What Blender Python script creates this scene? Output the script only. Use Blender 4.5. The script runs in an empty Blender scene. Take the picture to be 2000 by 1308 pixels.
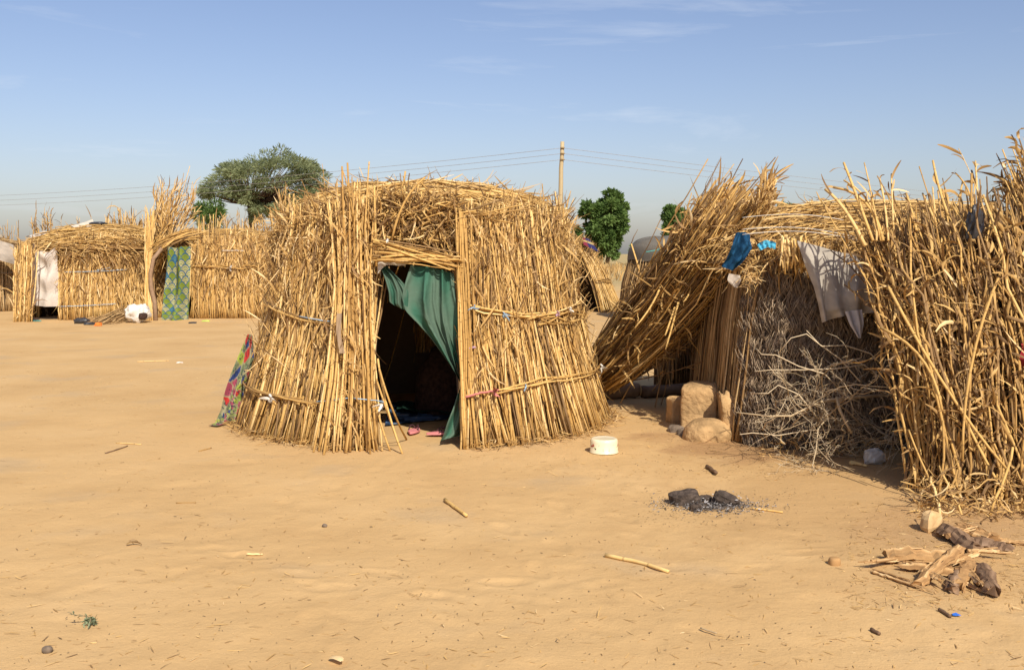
import bpy, math
import numpy as np

rng = np.random.default_rng(11)
sc = bpy.context.scene
COL = sc.collection

# ------------------------------------------------------------------ camera, world, sun, exposure
CAMH = 1.6
PITCH = math.atan((654 - 495) / 2000)
cam_d = bpy.data.cameras.new('camera')
cam = bpy.data.objects.new('camera', cam_d)
COL.objects.link(cam)
cam.location = (0, 0, CAMH)
cam.rotation_euler = (math.pi / 2 - PITCH, 0, 0)
cam_d.sensor_width = 36
cam_d.lens = 36
cam_d.clip_start = 0.05
cam_d.clip_end = 5000
sc.camera = cam

SUN_EL, SUN_AZ = 43, 21          # azimuth: degrees to the right of straight behind the camera
el, az = math.radians(SUN_EL), math.radians(SUN_AZ)
sun_vec = np.array([math.sin(az) * math.cos(el), -math.cos(az) * math.cos(el), math.sin(el)])
w = bpy.data.worlds.new('World')
sc.world = w
w.use_nodes = True
nt = w.node_tree
nt.nodes.clear()
n_out = nt.nodes.new('ShaderNodeOutputWorld')
n_bg = nt.nodes.new('ShaderNodeBackground')
n_sky = nt.nodes.new('ShaderNodeTexSky')
n_sky.sky_type = 'NISHITA'
n_sky.sun_disc = False
n_sky.sun_elevation = el
n_sky.sun_rotation = math.atan2(sun_vec[0], sun_vec[1])
n_sky.altitude = 0
n_sky.air_density = 1.0
n_sky.dust_density = 1.35
n_sky.ozone_density = 1.0
n_bg.inputs['Strength'].default_value = 0.108
# thin cirrus wisps, in sky directions
tc = nt.nodes.new('ShaderNodeTexCoord')
sep = nt.nodes.new('ShaderNodeSeparateXYZ')
nt.links.new(tc.outputs['Generated'], sep.inputs[0])
mp = nt.nodes.new('ShaderNodeMapping')
mp.inputs['Location'].default_value = (3.1, 0.7, 0.35)
mp.inputs['Rotation'].default_value = (0, math.radians(-4), 0)
mp.inputs['Scale'].default_value = (2.2, 2.2, 17)
nt.links.new(tc.outputs['Generated'], mp.inputs[0])
nz = nt.nodes.new('ShaderNodeTexNoise')
nz.inputs['Scale'].default_value = 1.5
nz.inputs['Detail'].default_value = 9
nz.inputs['Roughness'].default_value = 0.62
nz.inputs['Distortion'].default_value = 0.5
nt.links.new(mp.outputs[0], nz.inputs['Vector'])
rmp = nt.nodes.new('ShaderNodeValToRGB')
rmp.color_ramp.elements[0].position = 0.59
rmp.color_ramp.elements[0].color = (0, 0, 0, 1)
rmp.color_ramp.elements[1].position = 0.84
rmp.color_ramp.elements[1].color = (0.42, 0.42, 0.42, 1)
nt.links.new(nz.outputs['Fac'], rmp.inputs[0])
mixc = nt.nodes.new('ShaderNodeMix')
mixc.data_type = 'RGBA'
nt.links.new(rmp.outputs[0], mixc.inputs['Factor'])
gain = nt.nodes.new('ShaderNodeMix'); gain.data_type = 'RGBA'; gain.blend_type = 'MULTIPLY'
gain.inputs['Factor'].default_value = 1.0
gain.inputs[7].default_value = (0.995, 0.952, 1.065, 1)
nt.links.new(n_sky.outputs[0], gain.inputs[6])
nt.links.new(gain.outputs[2], mixc.inputs[6])
mixc.inputs[7].default_value = (7.2, 7.6, 8.2, 1)
nt.links.new(mixc.outputs[2], n_bg.inputs['Color'])
nt.links.new(n_bg.outputs[0], n_out.inputs[0])

sun_d = bpy.data.lights.new('sun', 'SUN')
sun_d.energy = 5.0
sun_d.angle = math.radians(0.53)
sun_d.color = (1.0, 0.93, 0.82)
sun = bpy.data.objects.new('sun', sun_d)
COL.objects.link(sun)
from mathutils import Vector
sun.rotation_euler = Vector(tuple(sun_vec)).to_track_quat('Z', 'Y').to_euler()
sun.location = tuple(sun_vec * 50)

sc.view_settings.view_transform = 'Standard'
sc.view_settings.look = 'None'
sc.view_settings.gamma = 1
sc.view_settings.use_curve_mapping = False
sc.view_settings.exposure = 0.15
sc.cycles.max_bounces = 6
sc.cycles.diffuse_bounces = 4

# ------------------------------------------------------------------ picture <-> place
CP, SP = math.cos(PITCH), math.sin(PITCH)
def ray(u, v):
    x = (u - 1000) / 2000; y = -(v - 654) / 2000
    return np.array([x, CP + y * SP, -SP + y * CP])
def G(u, v, z=0.0):
    d = ray(u, v); t = (z - CAMH) / d[2]
    return np.array([0, 0, CAMH]) + t * d
def P(u, v, Y):
    d = ray(u, v)
    return np.array([0, 0, CAMH]) + d * (Y / d[1])
def proj(p):
    q = np.asarray(p, float) - np.array([0, 0, CAMH])
    x = q[..., 0]; f = q[..., 1] * CP - q[..., 2] * SP; y = q[..., 1] * SP + q[..., 2] * CP
    return 1000 + 2000 * x / f, 654 - 2000 * y / f

def hash2(ix, iy, s):
    h = np.sin(ix * 127.1 + iy * 311.7 + s * 74.7) * 43758.5453
    return h - np.floor(h)
def vnoise(x, y, s=0):
    x = np.asarray(x, float); y = np.asarray(y, float)
    ix = np.floor(x); iy = np.floor(y); fx = x - ix; fy = y - iy
    fx = fx * fx * (3 - 2 * fx); fy = fy * fy * (3 - 2 * fy)
    a = hash2(ix, iy, s); b = hash2(ix + 1, iy, s); c = hash2(ix, iy + 1, s); d = hash2(ix + 1, iy + 1, s)
    return (a * (1 - fx) + b * fx) * (1 - fy) + (c * (1 - fx) + d * fx) * fy - 0.5
_dents = None
def H(x, y):
    x = np.asarray(x, float); y = np.asarray(y, float)
    fade = np.clip(1 - (np.hypot(x, y) - 14) / 30, 0, 1)
    n = 0.022 * vnoise(x * 0.7, y * 0.7, 1) + 0.011 * vnoise(x * 2.3, y * 2.3, 2) + 0.005 * vnoise(x * 6, y * 6, 3) + 0.0025 * vnoise(x * 14, y * 14, 4)
    d = np.clip(vnoise(x * 3.1 + 9, y * 2.2, 5) - 0.22, 0, 1) * -0.035
    return (n + d) * fade

# ------------------------------------------------------------------ materials
def newmat(name):
    m = bpy.data.materials.new(name); m.use_nodes = True
    t = m.node_tree
    b = t.nodes['Principled BSDF']
    return m, t, b
def ramp_node(t, stops):
    r = t.nodes.new('ShaderNodeValToRGB')
    e = r.color_ramp.elements
    e[0].position, e[0].color = stops[0][0], (*stops[0][1], 1)
    e[1].position, e[1].color = stops[-1][0], (*stops[-1][1], 1)
    for p, c in stops[1:-1]:
        q = e.new(p); q.color = (*c, 1)
    return r
def attr_mat(name, stops, rough=0.62, spec=0.25, rings=0.0, streak=0.25, transl=0.0):
    """colour from the per-piece 'tint' attribute, node rings from 'along' (metres along the stalk)"""
    m, t, b = newmat(name)
    L = t.links.new
    a = t.nodes.new('ShaderNodeAttribute'); a.attribute_name = 'tint'
    r = ramp_node(t, stops)
    geo = t.nodes.new('ShaderNodeNewGeometry')
    nz = t.nodes.new('ShaderNodeTexNoise'); nz.inputs['Scale'].default_value = 16; nz.inputs['Detail'].default_value = 4
    L(geo.outputs['Position'], nz.inputs['Vector'])
    add = t.nodes.new('ShaderNodeMath'); add.operation = 'MULTIPLY_ADD'
    L(nz.outputs['Fac'], add.inputs[0]); add.inputs[1].default_value = streak
    sub = t.nodes.new('ShaderNodeMath'); sub.operation = 'SUBTRACT'; L(a.outputs['Fac'], sub.inputs[0]); sub.inputs[1].default_value = streak * 0.5
    L(sub.outputs[0], add.inputs[2])
    L(add.outputs[0], r.inputs[0])
    col = r.outputs[0]
    if rings:
        al = t.nodes.new('ShaderNodeAttribute'); al.attribute_name = 'along'
        d = t.nodes.new('ShaderNodeMath'); d.operation = 'DIVIDE'; L(al.outputs['Fac'], d.inputs[0]); d.inputs[1].default_value = 0.16
        f = t.nodes.new('ShaderNodeMath'); f.operation = 'FRACT'; L(d.outputs[0], f.inputs[0])
        rr = ramp_node(t, [(0.0, (rings * 0.45, rings * 0.42, rings * 0.4)), (0.05, (0, 0, 0)), (0.93, (0, 0, 0)), (1.0, (rings * 0.75, rings * 0.75, rings * 0.75))])
        L(f.outputs[0], rr.inputs[0])
        mx = t.nodes.new('ShaderNodeMix'); mx.data_type = 'RGBA'
        L(rr.outputs[0], mx.inputs['Factor']); L(col, mx.inputs[6]); mx.inputs[7].default_value = (0.13, 0.06, 0.025, 1)
        col = mx.outputs[2]
    L(col, b.inputs['Base Color'])
    b.inputs['Roughness'].default_value = rough
    b.inputs['Specular IOR Level'].default_value = spec
    if transl:
        tr = t.nodes.new('ShaderNodeBsdfTranslucent'); L(col, tr.inputs[0])
        ms = t.nodes.new('ShaderNodeMixShader'); ms.inputs[0].default_value = transl
        L(b.outputs[0], ms.inputs[1]); L(tr.outputs[0], ms.inputs[2])
        L(ms.outputs[0], t.nodes['Material Output'].inputs[0])
    return m
def flat_mat(name, c, rough=0.8, spec=0.2, var=0.25, scale=8, bump=0.0, bscale=30):
    m, t, b = newmat(name); L = t.links.new
    geo = t.nodes.new('ShaderNodeNewGeometry')
    nz = t.nodes.new('ShaderNodeTexNoise'); nz.inputs['Scale'].default_value = scale; nz.inputs['Detail'].default_value = 6
    L(geo.outputs['Position'], nz.inputs['Vector'])
    lo = tuple(x * (1 - var) for x in c); hi = tuple(min(1, x * (1 + var)) for x in c)
    r = ramp_node(t, [(0.3, lo), (0.7, hi)]); L(nz.outputs['Fac'], r.inputs[0])
    L(r.outputs[0], b.inputs['Base Color'])
    b.inputs['Roughness'].default_value = rough; b.inputs['Specular IOR Level'].default_value = spec
    if bump:
        n2 = t.nodes.new('ShaderNodeTexNoise'); n2.inputs['Scale'].default_value = bscale; n2.inputs['Detail'].default_value = 8
        L(geo.outputs['Position'], n2.inputs['Vector'])
        bp = t.nodes.new('ShaderNodeBump'); bp.inputs['Strength'].default_value = bump; bp.inputs['Distance'].default_value = 0.02
        L(n2.outputs['Fac'], bp.inputs['Height']); L(bp.outputs[0], b.inputs['Normal'])
    return m
def vcol_mat(name, rough=0.9, transl=0.0, weave=0.0):
    m, t, b = newmat(name); L = t.links.new
    a = t.nodes.new('ShaderNodeAttribute'); a.attribute_name = 'Col'
    L(a.outputs['Color'], b.inputs['Base Color'])
    b.inputs['Roughness'].default_value = rough; b.inputs['Specular IOR Level'].default_value = 0.12
    geo = t.nodes.new('ShaderNodeNewGeometry')
    n2 = t.nodes.new('ShaderNodeTexNoise'); n2.inputs['Scale'].default_value = 18; n2.inputs['Detail'].default_value = 6
    L(geo.outputs['Position'], n2.inputs['Vector'])
    bp = t.nodes.new('ShaderNodeBump'); bp.inputs['Strength'].default_value = 0.35; bp.inputs['Distance'].default_value = 0.02
    L(n2.outputs['Fac'], bp.inputs['Height']); L(bp.outputs[0], b.inputs['Normal'])
    if transl:
        tr = t.nodes.new('ShaderNodeBsdfTranslucent'); L(a.outputs['Color'], tr.inputs[0])
        ms = t.nodes.new('ShaderNodeMixShader'); ms.inputs[0].default_value = transl
        L(b.outputs[0], ms.inputs[1]); L(tr.outputs[0], ms.inputs[2])
        L(ms.outputs[0], t.nodes['Material Output'].inputs[0])
    return m

STRAW = attr_mat('straw', [(0.0, (0.10, 0.055, 0.024)), (0.22, (0.27, 0.165, 0.072)), (0.42, (0.45, 0.26, 0.078)), (0.7, (0.64, 0.405, 0.135)), (1.0, (0.82, 0.60, 0.28))], rings=0.8, rough=.7, spec=.15)
LEAF = attr_mat('dry_leaf', [(0.0, (0.10, 0.055, 0.025)), (0.25, (0.30, 0.18, 0.08)), (0.5, (0.50, 0.305, 0.105)), (0.8, (0.68, 0.45, 0.175)), (1.0, (0.84, 0.64, 0.35))], spec=.12, rough=0.7, transl=0.18)
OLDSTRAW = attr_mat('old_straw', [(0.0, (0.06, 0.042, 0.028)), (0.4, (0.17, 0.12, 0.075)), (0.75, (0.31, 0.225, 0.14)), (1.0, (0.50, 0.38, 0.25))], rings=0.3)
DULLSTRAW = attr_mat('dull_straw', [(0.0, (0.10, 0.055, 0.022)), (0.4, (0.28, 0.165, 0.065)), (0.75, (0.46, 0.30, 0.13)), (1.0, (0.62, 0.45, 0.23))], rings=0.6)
TWIG = attr_mat('dry_twig', [(0.0, (0.20, 0.13, 0.07)), (0.5, (0.46, 0.34, 0.19)), (1.0, (0.66, 0.54, 0.36))])
WOOD = attr_mat('split_wood', [(0.0, (0.10, 0.05, 0.025)), (0.35, (0.30, 0.165, 0.068)), (0.7, (0.46, 0.27, 0.112)), (1.0, (0.66, 0.46, 0.23))], streak=0.7, spec=.1, rough=.85)
BARK = attr_mat('bark', [(0.0, (0.06, 0.035, 0.02)), (0.5, (0.17, 0.10, 0.055)), (1.0, (0.33, 0.21, 0.12))], streak=0.6)
POLEW = attr_mat('pole_wood', [(0.0, (0.30, 0.22, 0.12)), (1.0, (0.52, 0.42, 0.24))], streak=0.4)
NEEM = attr_mat('neem_leaf', [(0.0, (0.06, 0.115, 0.026)), (0.5, (0.125, 0.20, 0.048)), (1.0, (0.22, 0.32, 0.09))], transl=0.4, streak=0.1)
ACACIA = attr_mat('acacia_leaf', [(0.0, (0.15, 0.175, 0.08)), (0.5, (0.25, 0.285, 0.135)), (1.0, (0.36, 0.39, 0.20))], transl=0.42, streak=0.1)
CLOTH = vcol_mat('cloth', transl=0.12)
CLAY = flat_mat('clay', (0.42, 0.265, 0.12), rough=0.95, var=0.32, scale=9, bump=1.0, bscale=26)
STONE_BLACK = flat_mat('sooty_stone', (0.075, 0.055, 0.042), rough=0.95, var=0.6, scale=22, bump=0.8, bscale=45)
STONE_GREY = flat_mat('grey_stone', (0.18, 0.135, 0.095), rough=0.95, var=0.4, scale=20, bump=0.6)
ASH = attr_mat('ash', [(0.0, (0.03, 0.026, 0.024)), (0.5, (0.20, 0.18, 0.165)), (1.0, (0.60, 0.57, 0.54))], streak=0.2, rough=1)
ENAMEL = flat_mat('enamel', (0.76, 0.66, 0.44), rough=0.22, spec=0.5, var=0.06, scale=20)
RED = flat_mat('red_print', (0.38, 0.045, 0.02), rough=0.3, var=0.3, scale=80)
DARKMARK = flat_mat('dark_print', (0.06, 0.05, 0.03), rough=0.4)
PINK = flat_mat('pink_rubber', (0.66, 0.24, 0.24), rough=0.7, var=0.1)
DARKRUBBER = flat_mat('dark_rubber', (0.07, 0.03, 0.035), rough=0.6)
WHITERAG = flat_mat('white_rag', (0.66, 0.62, 0.54), rough=0.9, var=0.12)
BLUESTRING = flat_mat('blue_string', (0.28, 0.40, 0.50), rough=0.8)
PINKRAG = flat_mat('pink_rag', (0.48, 0.17, 0.15), rough=0.9)
LILACRAG = flat_mat('lilac_rag', (0.40, 0.25, 0.30), rough=0.9)
BROWNRAG = flat_mat('brown_rag', (0.30, 0.21, 0.13), rough=0.9)
BLACKPLASTIC = flat_mat('black_plastic', (0.035, 0.035, 0.038), rough=0.35, spec=0.5, var=0.3)
BLUEPLASTIC = flat_mat('blue_plastic', (0.03, 0.20, 0.75), rough=0.35, spec=0.5, var=0.1)
TEALRUBBER = flat_mat('teal_rubber', (0.08, 0.28, 0.25), rough=0.7)
ORANGE = flat_mat('orange_cloth', (0.65, 0.17, 0.03), rough=0.9)
REDCLOTH = flat_mat('red_cloth', (0.30, 0.03, 0.035), rough=0.9)
LIME = flat_mat('lime_plastic', (0.42, 0.55, 0.10), rough=0.6)
WIREM = flat_mat('wire_metal', (0.30, 0.28, 0.26), rough=0.5)
CONCRETE = flat_mat('plaster', (0.40, 0.36, 0.30), rough=0.95)
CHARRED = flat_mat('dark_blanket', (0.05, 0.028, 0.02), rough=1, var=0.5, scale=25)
BLACKSPECK = attr_mat('dark_crumb', [(0.0, (0.05, 0.035, 0.022)), (1.0, (0.20, 0.13, 0.07))])
WEED = attr_mat('weed_leaf', [(0.0, (0.10, 0.12, 0.06)), (1.0, (0.22, 0.25, 0.14))])

# ------------------------------------------------------------------ objects
OFF = {}
def setp(o, label=None, cat=None, group=None, kind=None):
    if label: o['label'] = label
    if cat: o['category'] = cat
    if group: o['group'] = group
    if kind: o['kind'] = kind
def thing(name, label, cat, loc, group=None):
    o = bpy.data.objects.new(name, None)
    o.empty_display_size = 0.1
    COL.objects.link(o)
    loc = tuple(float(x) for x in loc)
    o.location = loc
    OFF[o.name] = np.array(loc)
    setp(o, label, cat, group)
    return o
class MB:
    def __init__(s):
        s.v = []; s.lp = []; s.ct = []; s.ti = []; s.al = []; s.co = []; s.n = 0
    def add(s, v, polys, tint=0.5, along=0.0, col=None):
        v = np.asarray(v, float).reshape(-1, 3); n = len(v)
        s.v.append(v)
        s.ti.append(np.broadcast_to(np.asarray(tint, float).reshape(-1) if np.ndim(tint) else tint, (n,)))
        s.al.append(np.broadcast_to(np.asarray(along, float).reshape(-1) if np.ndim(along) else along, (n,)))
        if col is not None: s.co.append(np.asarray(col, float).reshape(-1, 3))
        for p in polys:
            p = np.asarray(p, np.int64)
            if p.size == 0: continue
            s.lp.append((p + s.n).reshape(-1)); s.ct.append(np.full(len(p), p.shape[1]))
        s.n += n
        return s
    def mesh(s, name, mat, off, smooth=True):
        me = bpy.data.meshes.new(name)
        v = np.concatenate(s.v) - off; lp = np.concatenate(s.lp); ct = np.concatenate(s.ct)
        me.vertices.add(len(v)); me.vertices.foreach_set('co', v.astype(np.float32).ravel())
        me.loops.add(len(lp)); me.loops.foreach_set('vertex_index', lp.astype(np.int32))
        me.polygons.add(len(ct))
        st = np.concatenate([[0], np.cumsum(ct)[:-1]])
        me.polygons.foreach_set('loop_start', st.astype(np.int32))
        me.polygons.foreach_set('use_smooth', np.full(len(ct), smooth))
        me.update(calc_edges=True)
        if s.co:
            a = me.attributes.new('Col', 'FLOAT_COLOR', 'POINT')
            c = np.concatenate(s.co); a.data.foreach_set('color', np.c_[c, np.ones(len(c))].astype(np.float32).ravel())
        else:
            a = me.attributes.new('tint', 'FLOAT', 'POINT'); a.data.foreach_set('value', np.concatenate(s.ti).astype(np.float32))
            a = me.attributes.new('along', 'FLOAT', 'POINT'); a.data.foreach_set('value', np.concatenate(s.al).astype(np.float32))
        me.materials.append(mat)
        return me
    def build(s, name, mat, parent=None, kind=None, smooth=True, loc=None):
        off = OFF[parent.name] if parent else (np.asarray(loc, float) if loc is not None else np.zeros(3))
        o = bpy.data.objects.new(name, s.mesh(name, mat, off, smooth))
        COL.objects.link(o)
        if parent:
            o.parent = parent
        elif loc is not None:
            o.location = tuple(loc)
        OFF[o.name] = off
        if kind: o['kind'] = kind
        return o

def nrm(a):
    return a / np.maximum(np.linalg.norm(a, axis=-1, keepdims=True), 1e-9)
def tubes(mb, paths, rad, sides=5, tint=0.5, cap=True, vt=None):
    paths = np.asarray(paths, float)
    N, K, _ = paths.shape
    rad = np.broadcast_to(np.asarray(rad, float) if np.ndim(rad) != 1 else np.asarray(rad)[:, None], (N, K))
    T = nrm(np.gradient(paths, axis=1))
    mT = nrm(paths[:, -1] - paths[:, 0])
    ref = np.where(np.abs(mT[:, 2:3]) > 0.8, np.array([[1.0, 0.13, 0]]), np.array([[0.0, 0.11, 1.0]]))[:, None, :]
    n1 = nrm(np.cross(T, np.broadcast_to(ref, T.shape))); n2 = np.cross(T, n1)
    a = 2 * np.pi * np.arange(sides) / sides + 0.3
    V = paths[:, :, None, :] + rad[:, :, None, None] * (np.cos(a)[None, None, :, None] * n1[:, :, None, :] + np.sin(a)[None, None, :, None] * n2[:, :, None, :])
    idx = np.arange(N * K * sides).reshape(N, K, sides)
    nx = np.roll(idx, -1, axis=2)
    q = np.stack([idx[:, :-1], nx[:, :-1], nx[:, 1:], idx[:, 1:]], -1).reshape(-1, 4)[:, ::-1]
    polys = [q]
    if cap:
        polys += [idx[:, 0, :], idx[:, -1, ::-1]]
    seg = np.linalg.norm(np.diff(paths, axis=1), axis=2)
    al = np.concatenate([np.zeros((N, 1)), np.cumsum(seg, 1)], 1) + (hash2(paths[:, 0, 0] * 31, paths[:, 0, 1] * 17, 3) * 0.16)[:, None]
    al = np.repeat(al[:, :, None], sides, 2)
    ti = np.asarray(tint, float)
    ti = np.broadcast_to(ti.reshape(-1, 1, 1) if ti.ndim else ti, (N, K, sides))
    if vt is not None: ti = ti + vt
    mb.add(V, polys, ti, al)
def ribbons(mb, paths, width, face, tint=0.5, twist=0.0, fold=0.18):
    """leaf strips: three points across, folded along the middle"""
    paths = np.asarray(paths, float); N, K, _ = paths.shape
    width = np.broadcast_to(np.asarray(width, float) if np.ndim(width) != 1 else np.asarray(width)[:, None], (N, K))
    T = nrm(np.gradient(paths, axis=1))
    F = np.broadcast_to(face[:, None, :], T.shape)
    W = nrm(np.cross(T, F)); U = np.cross(W, T)
    tw = (np.broadcast_to(np.asarray(twist, float), (N,))[:, None] * np.linspace(0, 1, K)[None])[..., None]
    W2 = W * np.cos(tw) + U * np.sin(tw); U2 = np.cross(W2, T)
    h = width[..., None] * 0.5
    V = np.stack([paths - W2 * h, paths + U2 * h * 2 * fold, paths + W2 * h], 2)
    idx = np.arange(N * K * 3).reshape(N, K, 3)
    q1 = np.stack([idx[:, :-1, 0], idx[:, :-1, 1], idx[:, 1:, 1], idx[:, 1:, 0]], -1).reshape(-1, 4)
    q2 = np.stack([idx[:, :-1, 1], idx[:, :-1, 2], idx[:, 1:, 2], idx[:, 1:, 1]], -1).reshape(-1, 4)
    ti = np.broadcast_to(np.asarray(tint, float).reshape(-1, 1, 1) if np.ndim(tint) else tint, (N, K, 3))
    mb.add(V, [q1, q2], ti, 0.05)
def bend(c, K):
    """c (N,3,3): curve through three control points"""
    c = np.asarray(c, float); t = np.linspace(0, 1, K)
    a = 2 * (t - .5) * (t - 1); b = 4 * t * (1 - t); d = 2 * t * (t - .5)
    return c[:, 0, None] * a[None, :, None] + c[:, 1, None] * b[None, :, None] + c[:, 2, None] * d[None, :, None]
def wobble(paths, amp):
    N, K, _ = paths.shape
    return paths + rng.normal(0, amp, (N, K, 3)) * np.array([1, 1, 0.3])
def leafpaths(p0, d0, L, K, droop, curl):
    N = len(p0); p = p0.copy(); d = nrm(d0); out = [p.copy()]
    c = rng.normal(0, 1, (N, 3)) * curl
    droop = np.broadcast_to(np.asarray(droop, float), (N,))
    for k in range(K - 1):
        p = p + d * (L / (K - 1))[:, None]
        d = nrm(d + c + np.array([0, 0, -1.0]) * droop[:, None])
        out.append(p.copy())
    return np.stack(out, 1)
LW = {5: np.array([.6, 1, .95, .8, .35]), 4: np.array([.65, 1, .85, .35]), 6: np.array([.6, .95, 1, .95, .75, .3]), 3: np.array([.7, 1, .4])}
def add_leaves(mb, p0, d0, L, width, droop=0.12, curl=0.25, K=5, tint=None, face=None, twist=1.5):
    N = len(p0)
    if tint is None: tint = rng.beta(2.2, 1.6, N)
    pth = leafpaths(p0, d0, L, K, droop, curl)
    if face is None: face = nrm(rng.normal(0, 1, (N, 3)) + np.array([0, -0.8, 0.2]))
    ribbons(mb, pth, width[:, None] * LW[K][None], face, tint, rng.normal(0, twist, N), rng.uniform(0.05, 0.3))
def stalk_parts(parent, paths, rad, tint, mat=None, name='stalk', sides=6):
    N = len(paths)
    K = paths.shape[1]
    for i in range(N):
        mb = MB()
        tubes(mb, paths[i:i + 1], rad[i:i + 1], sides, float(tint[i]))
        mb.build(name, mat or STRAW, parent)
def pick(paths, t):
    """points and directions at parameter t (0..1) along random stalks of a set"""
    N, K, _ = paths.shape
    i = rng.integers(0, N, len(t)); f = t * (K - 1); k = np.minimum(f.astype(int), K - 2); g = (f - k)[:, None]
    a = paths[i, k]; b = paths[i, k + 1]
    return a * (1 - g) + b * g, nrm(b - a), i
def taper(rad, K, tip=0.6):
    return rad[:, None] * np.linspace(1, tip, K)[None]
def sellips(mb, c, r, rot=0.0, e1=0.5, e2=0.5, nu=24, nv=14, noise=0.0, nf=6.0, seed=0, tint=0.5, tilt=0.0, cut=None):
    """superellipsoid with lumps: stones, clay blocks, sacks"""
    ph = np.linspace(-np.pi / 2, np.pi / 2, nv)[:, None]; th = np.linspace(-np.pi, np.pi, nu, endpoint=False)[None, :]
    sp = lambda a, e: np.sign(a) * np.abs(a) ** e
    x = sp(np.cos(ph), e1) * sp(np.cos(th), e2); y = sp(np.cos(ph), e1) * sp(np.sin(th), e2); z = sp(np.sin(ph), e1) * np.ones_like(th)
    v = np.stack([x, y, z], -1)
    rs = np.random.default_rng(seed + 100)
    d = np.zeros(v.shape[:2])
    for k in range(9):
        kv = rs.normal(0, 1, 3) * nf * (0.5 + 0.25 * k); d += np.sin(v @ kv + rs.uniform(0, 6.28)) / (1 + 0.45 * k)
    v = v * (1 + noise * d * 0.4)[..., None]
    v = v * np.asarray(r, float)
    if tilt:
        ct, s_ = math.cos(tilt), math.sin(tilt)
        v = np.stack([v[..., 0] * ct - v[..., 2] * s_, v[..., 1], v[..., 0] * s_ + v[..., 2] * ct], -1)
    c_, s_ = math.cos(rot), math.sin(rot)
    v = np.stack([v[..., 0] * c_ - v[..., 1] * s_, v[..., 0] * s_ + v[..., 1] * c_, v[..., 2]], -1) + np.asarray(c, float)
    idx = np.arange(nu * nv).reshape(nv, nu); nx = np.roll(idx, -1, 1)
    q = np.stack([idx[:-1], nx[:-1], nx[1:], idx[1:]], -1).reshape(-1, 4)
    mb.add(v, [q], tint, 0)
def cloth_grid(rows, nu, nv, disp=None, dirv=(0, -1, 0.1), smooth=2):
    """rows: list of polylines of 3-D points (top to bottom) -> (nv,nu,3) grid"""
    R = []
    for r in rows:
        r = np.asarray(r, float)
        s = np.concatenate([[0], np.cumsum(np.linalg.norm(np.diff(r, axis=0), axis=1))]); s = s / max(s[-1], 1e-9)
        if s[-1] == 0: s = np.linspace(0, 1, len(r))
        R.append(np.stack([np.interp(np.linspace(0, 1, nu), s, r[:, k]) for k in range(3)], -1))
    R = np.stack(R)
    t = np.linspace(0, 1, len(R))
    g = np.stack([[np.interp(np.linspace(0, 1, nv), t, R[:, i, k]) for k in range(3)] for i in range(nu)])   # nu,3,nv
    g = g.transpose(2, 0, 1)
    for _ in range(smooth):
        h = g.copy()
        h[1:-1] = (g[:-2] + 2 * g[1:-1] + g[2:]) / 4
        g = h.copy()
        g[:, 1:-1] = (h[:, :-2] + 2 * h[:, 1:-1] + h[:, 2:]) / 4
    U, V = np.meshgrid(np.linspace(0, 1, nu), np.linspace(0, 1, nv))
    if disp is not None:
        g = g + disp(U, V)[..., None] * np.asarray(dirv, float)
    return g, U, V
def add_grid(mb, g, col=None, tint=0.5):
    nv, nu, _ = g.shape
    i = np.arange(nu * nv).reshape(nv, nu)
    q = np.stack([i[:-1, :-1], i[1:, :-1], i[1:, 1:], i[:-1, 1:]], -1).reshape(-1, 4)
    mb.add(g, [q], tint, 0, None if col is None else np.broadcast_to(col, g.shape))
def solid(U, c, var=0.08, s=0, V=None):
    c = np.asarray(c, float)
    n = vnoise(U * 9, V * 14, s) + 0.6 * vnoise(U * 25, V * 30, s + 1)
    return c[None, None] * (1 + var * 2 * n[..., None])

# ------------------------------------------------------------------ ground
def ground():
    def axis(a, b, n, c, k):
        t = np.linspace(-1, 1, n); s = np.sinh(t * k) / np.sinh(k)
        return np.where(s < 0, c + s * (c - a), c + s * (b - c))
    x = axis(-1500, 1500, 640, 0.0, 9.0); y = axis(-300, 2600, 560, 5.5, 9.3)
    X, Y = np.meshgrid(x, y)
    Z = H(X, Y)
    rf = np.random.default_rng(77); m = (np.abs(X) < 6.5) & (Y > 2.2) & (Y < 13); xs, ys, zs = X[m], Y[m], Z[m]
    for k in range(420):
        if k % 7 == 0:
            px, py, hd = rf.uniform(-5.5, 4.5), rf.uniform(2.8, 11), rf.uniform(0, 6.28)
        hd += rf.normal(0, .12); px += .42 * math.cos(hd); py += .42 * math.sin(hd)
        sx = px - math.sin(hd) * .09 * (1 if k % 2 else -1); sy = py + math.cos(hd) * .09 * (1 if k % 2 else -1)
        q = (np.abs(xs - sx) < .25) & (np.abs(ys - sy) < .25)
        if not q.any(): continue
        dx, dy = xs[q] - sx, ys[q] - sy; a_ = dx * math.cos(hd) + dy * math.sin(hd); b_ = -dx * math.sin(hd) + dy * math.cos(hd)
        r2 = (a_ / .125) ** 2 + (b_ / .052) ** 2; zs[q] += rf.uniform(.4, 1) * (-.008 * np.exp(-r2 ** 2) + .004 * np.exp(-((np.sqrt(r2) - 1.35) / .3) ** 2))
    Z[m] = zs
    mb = MB(); add_grid(mb, np.stack([X, Y, Z], -1))
    o = mb.build('ground', GROUND); o['kind'] = 'structure'
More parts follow.
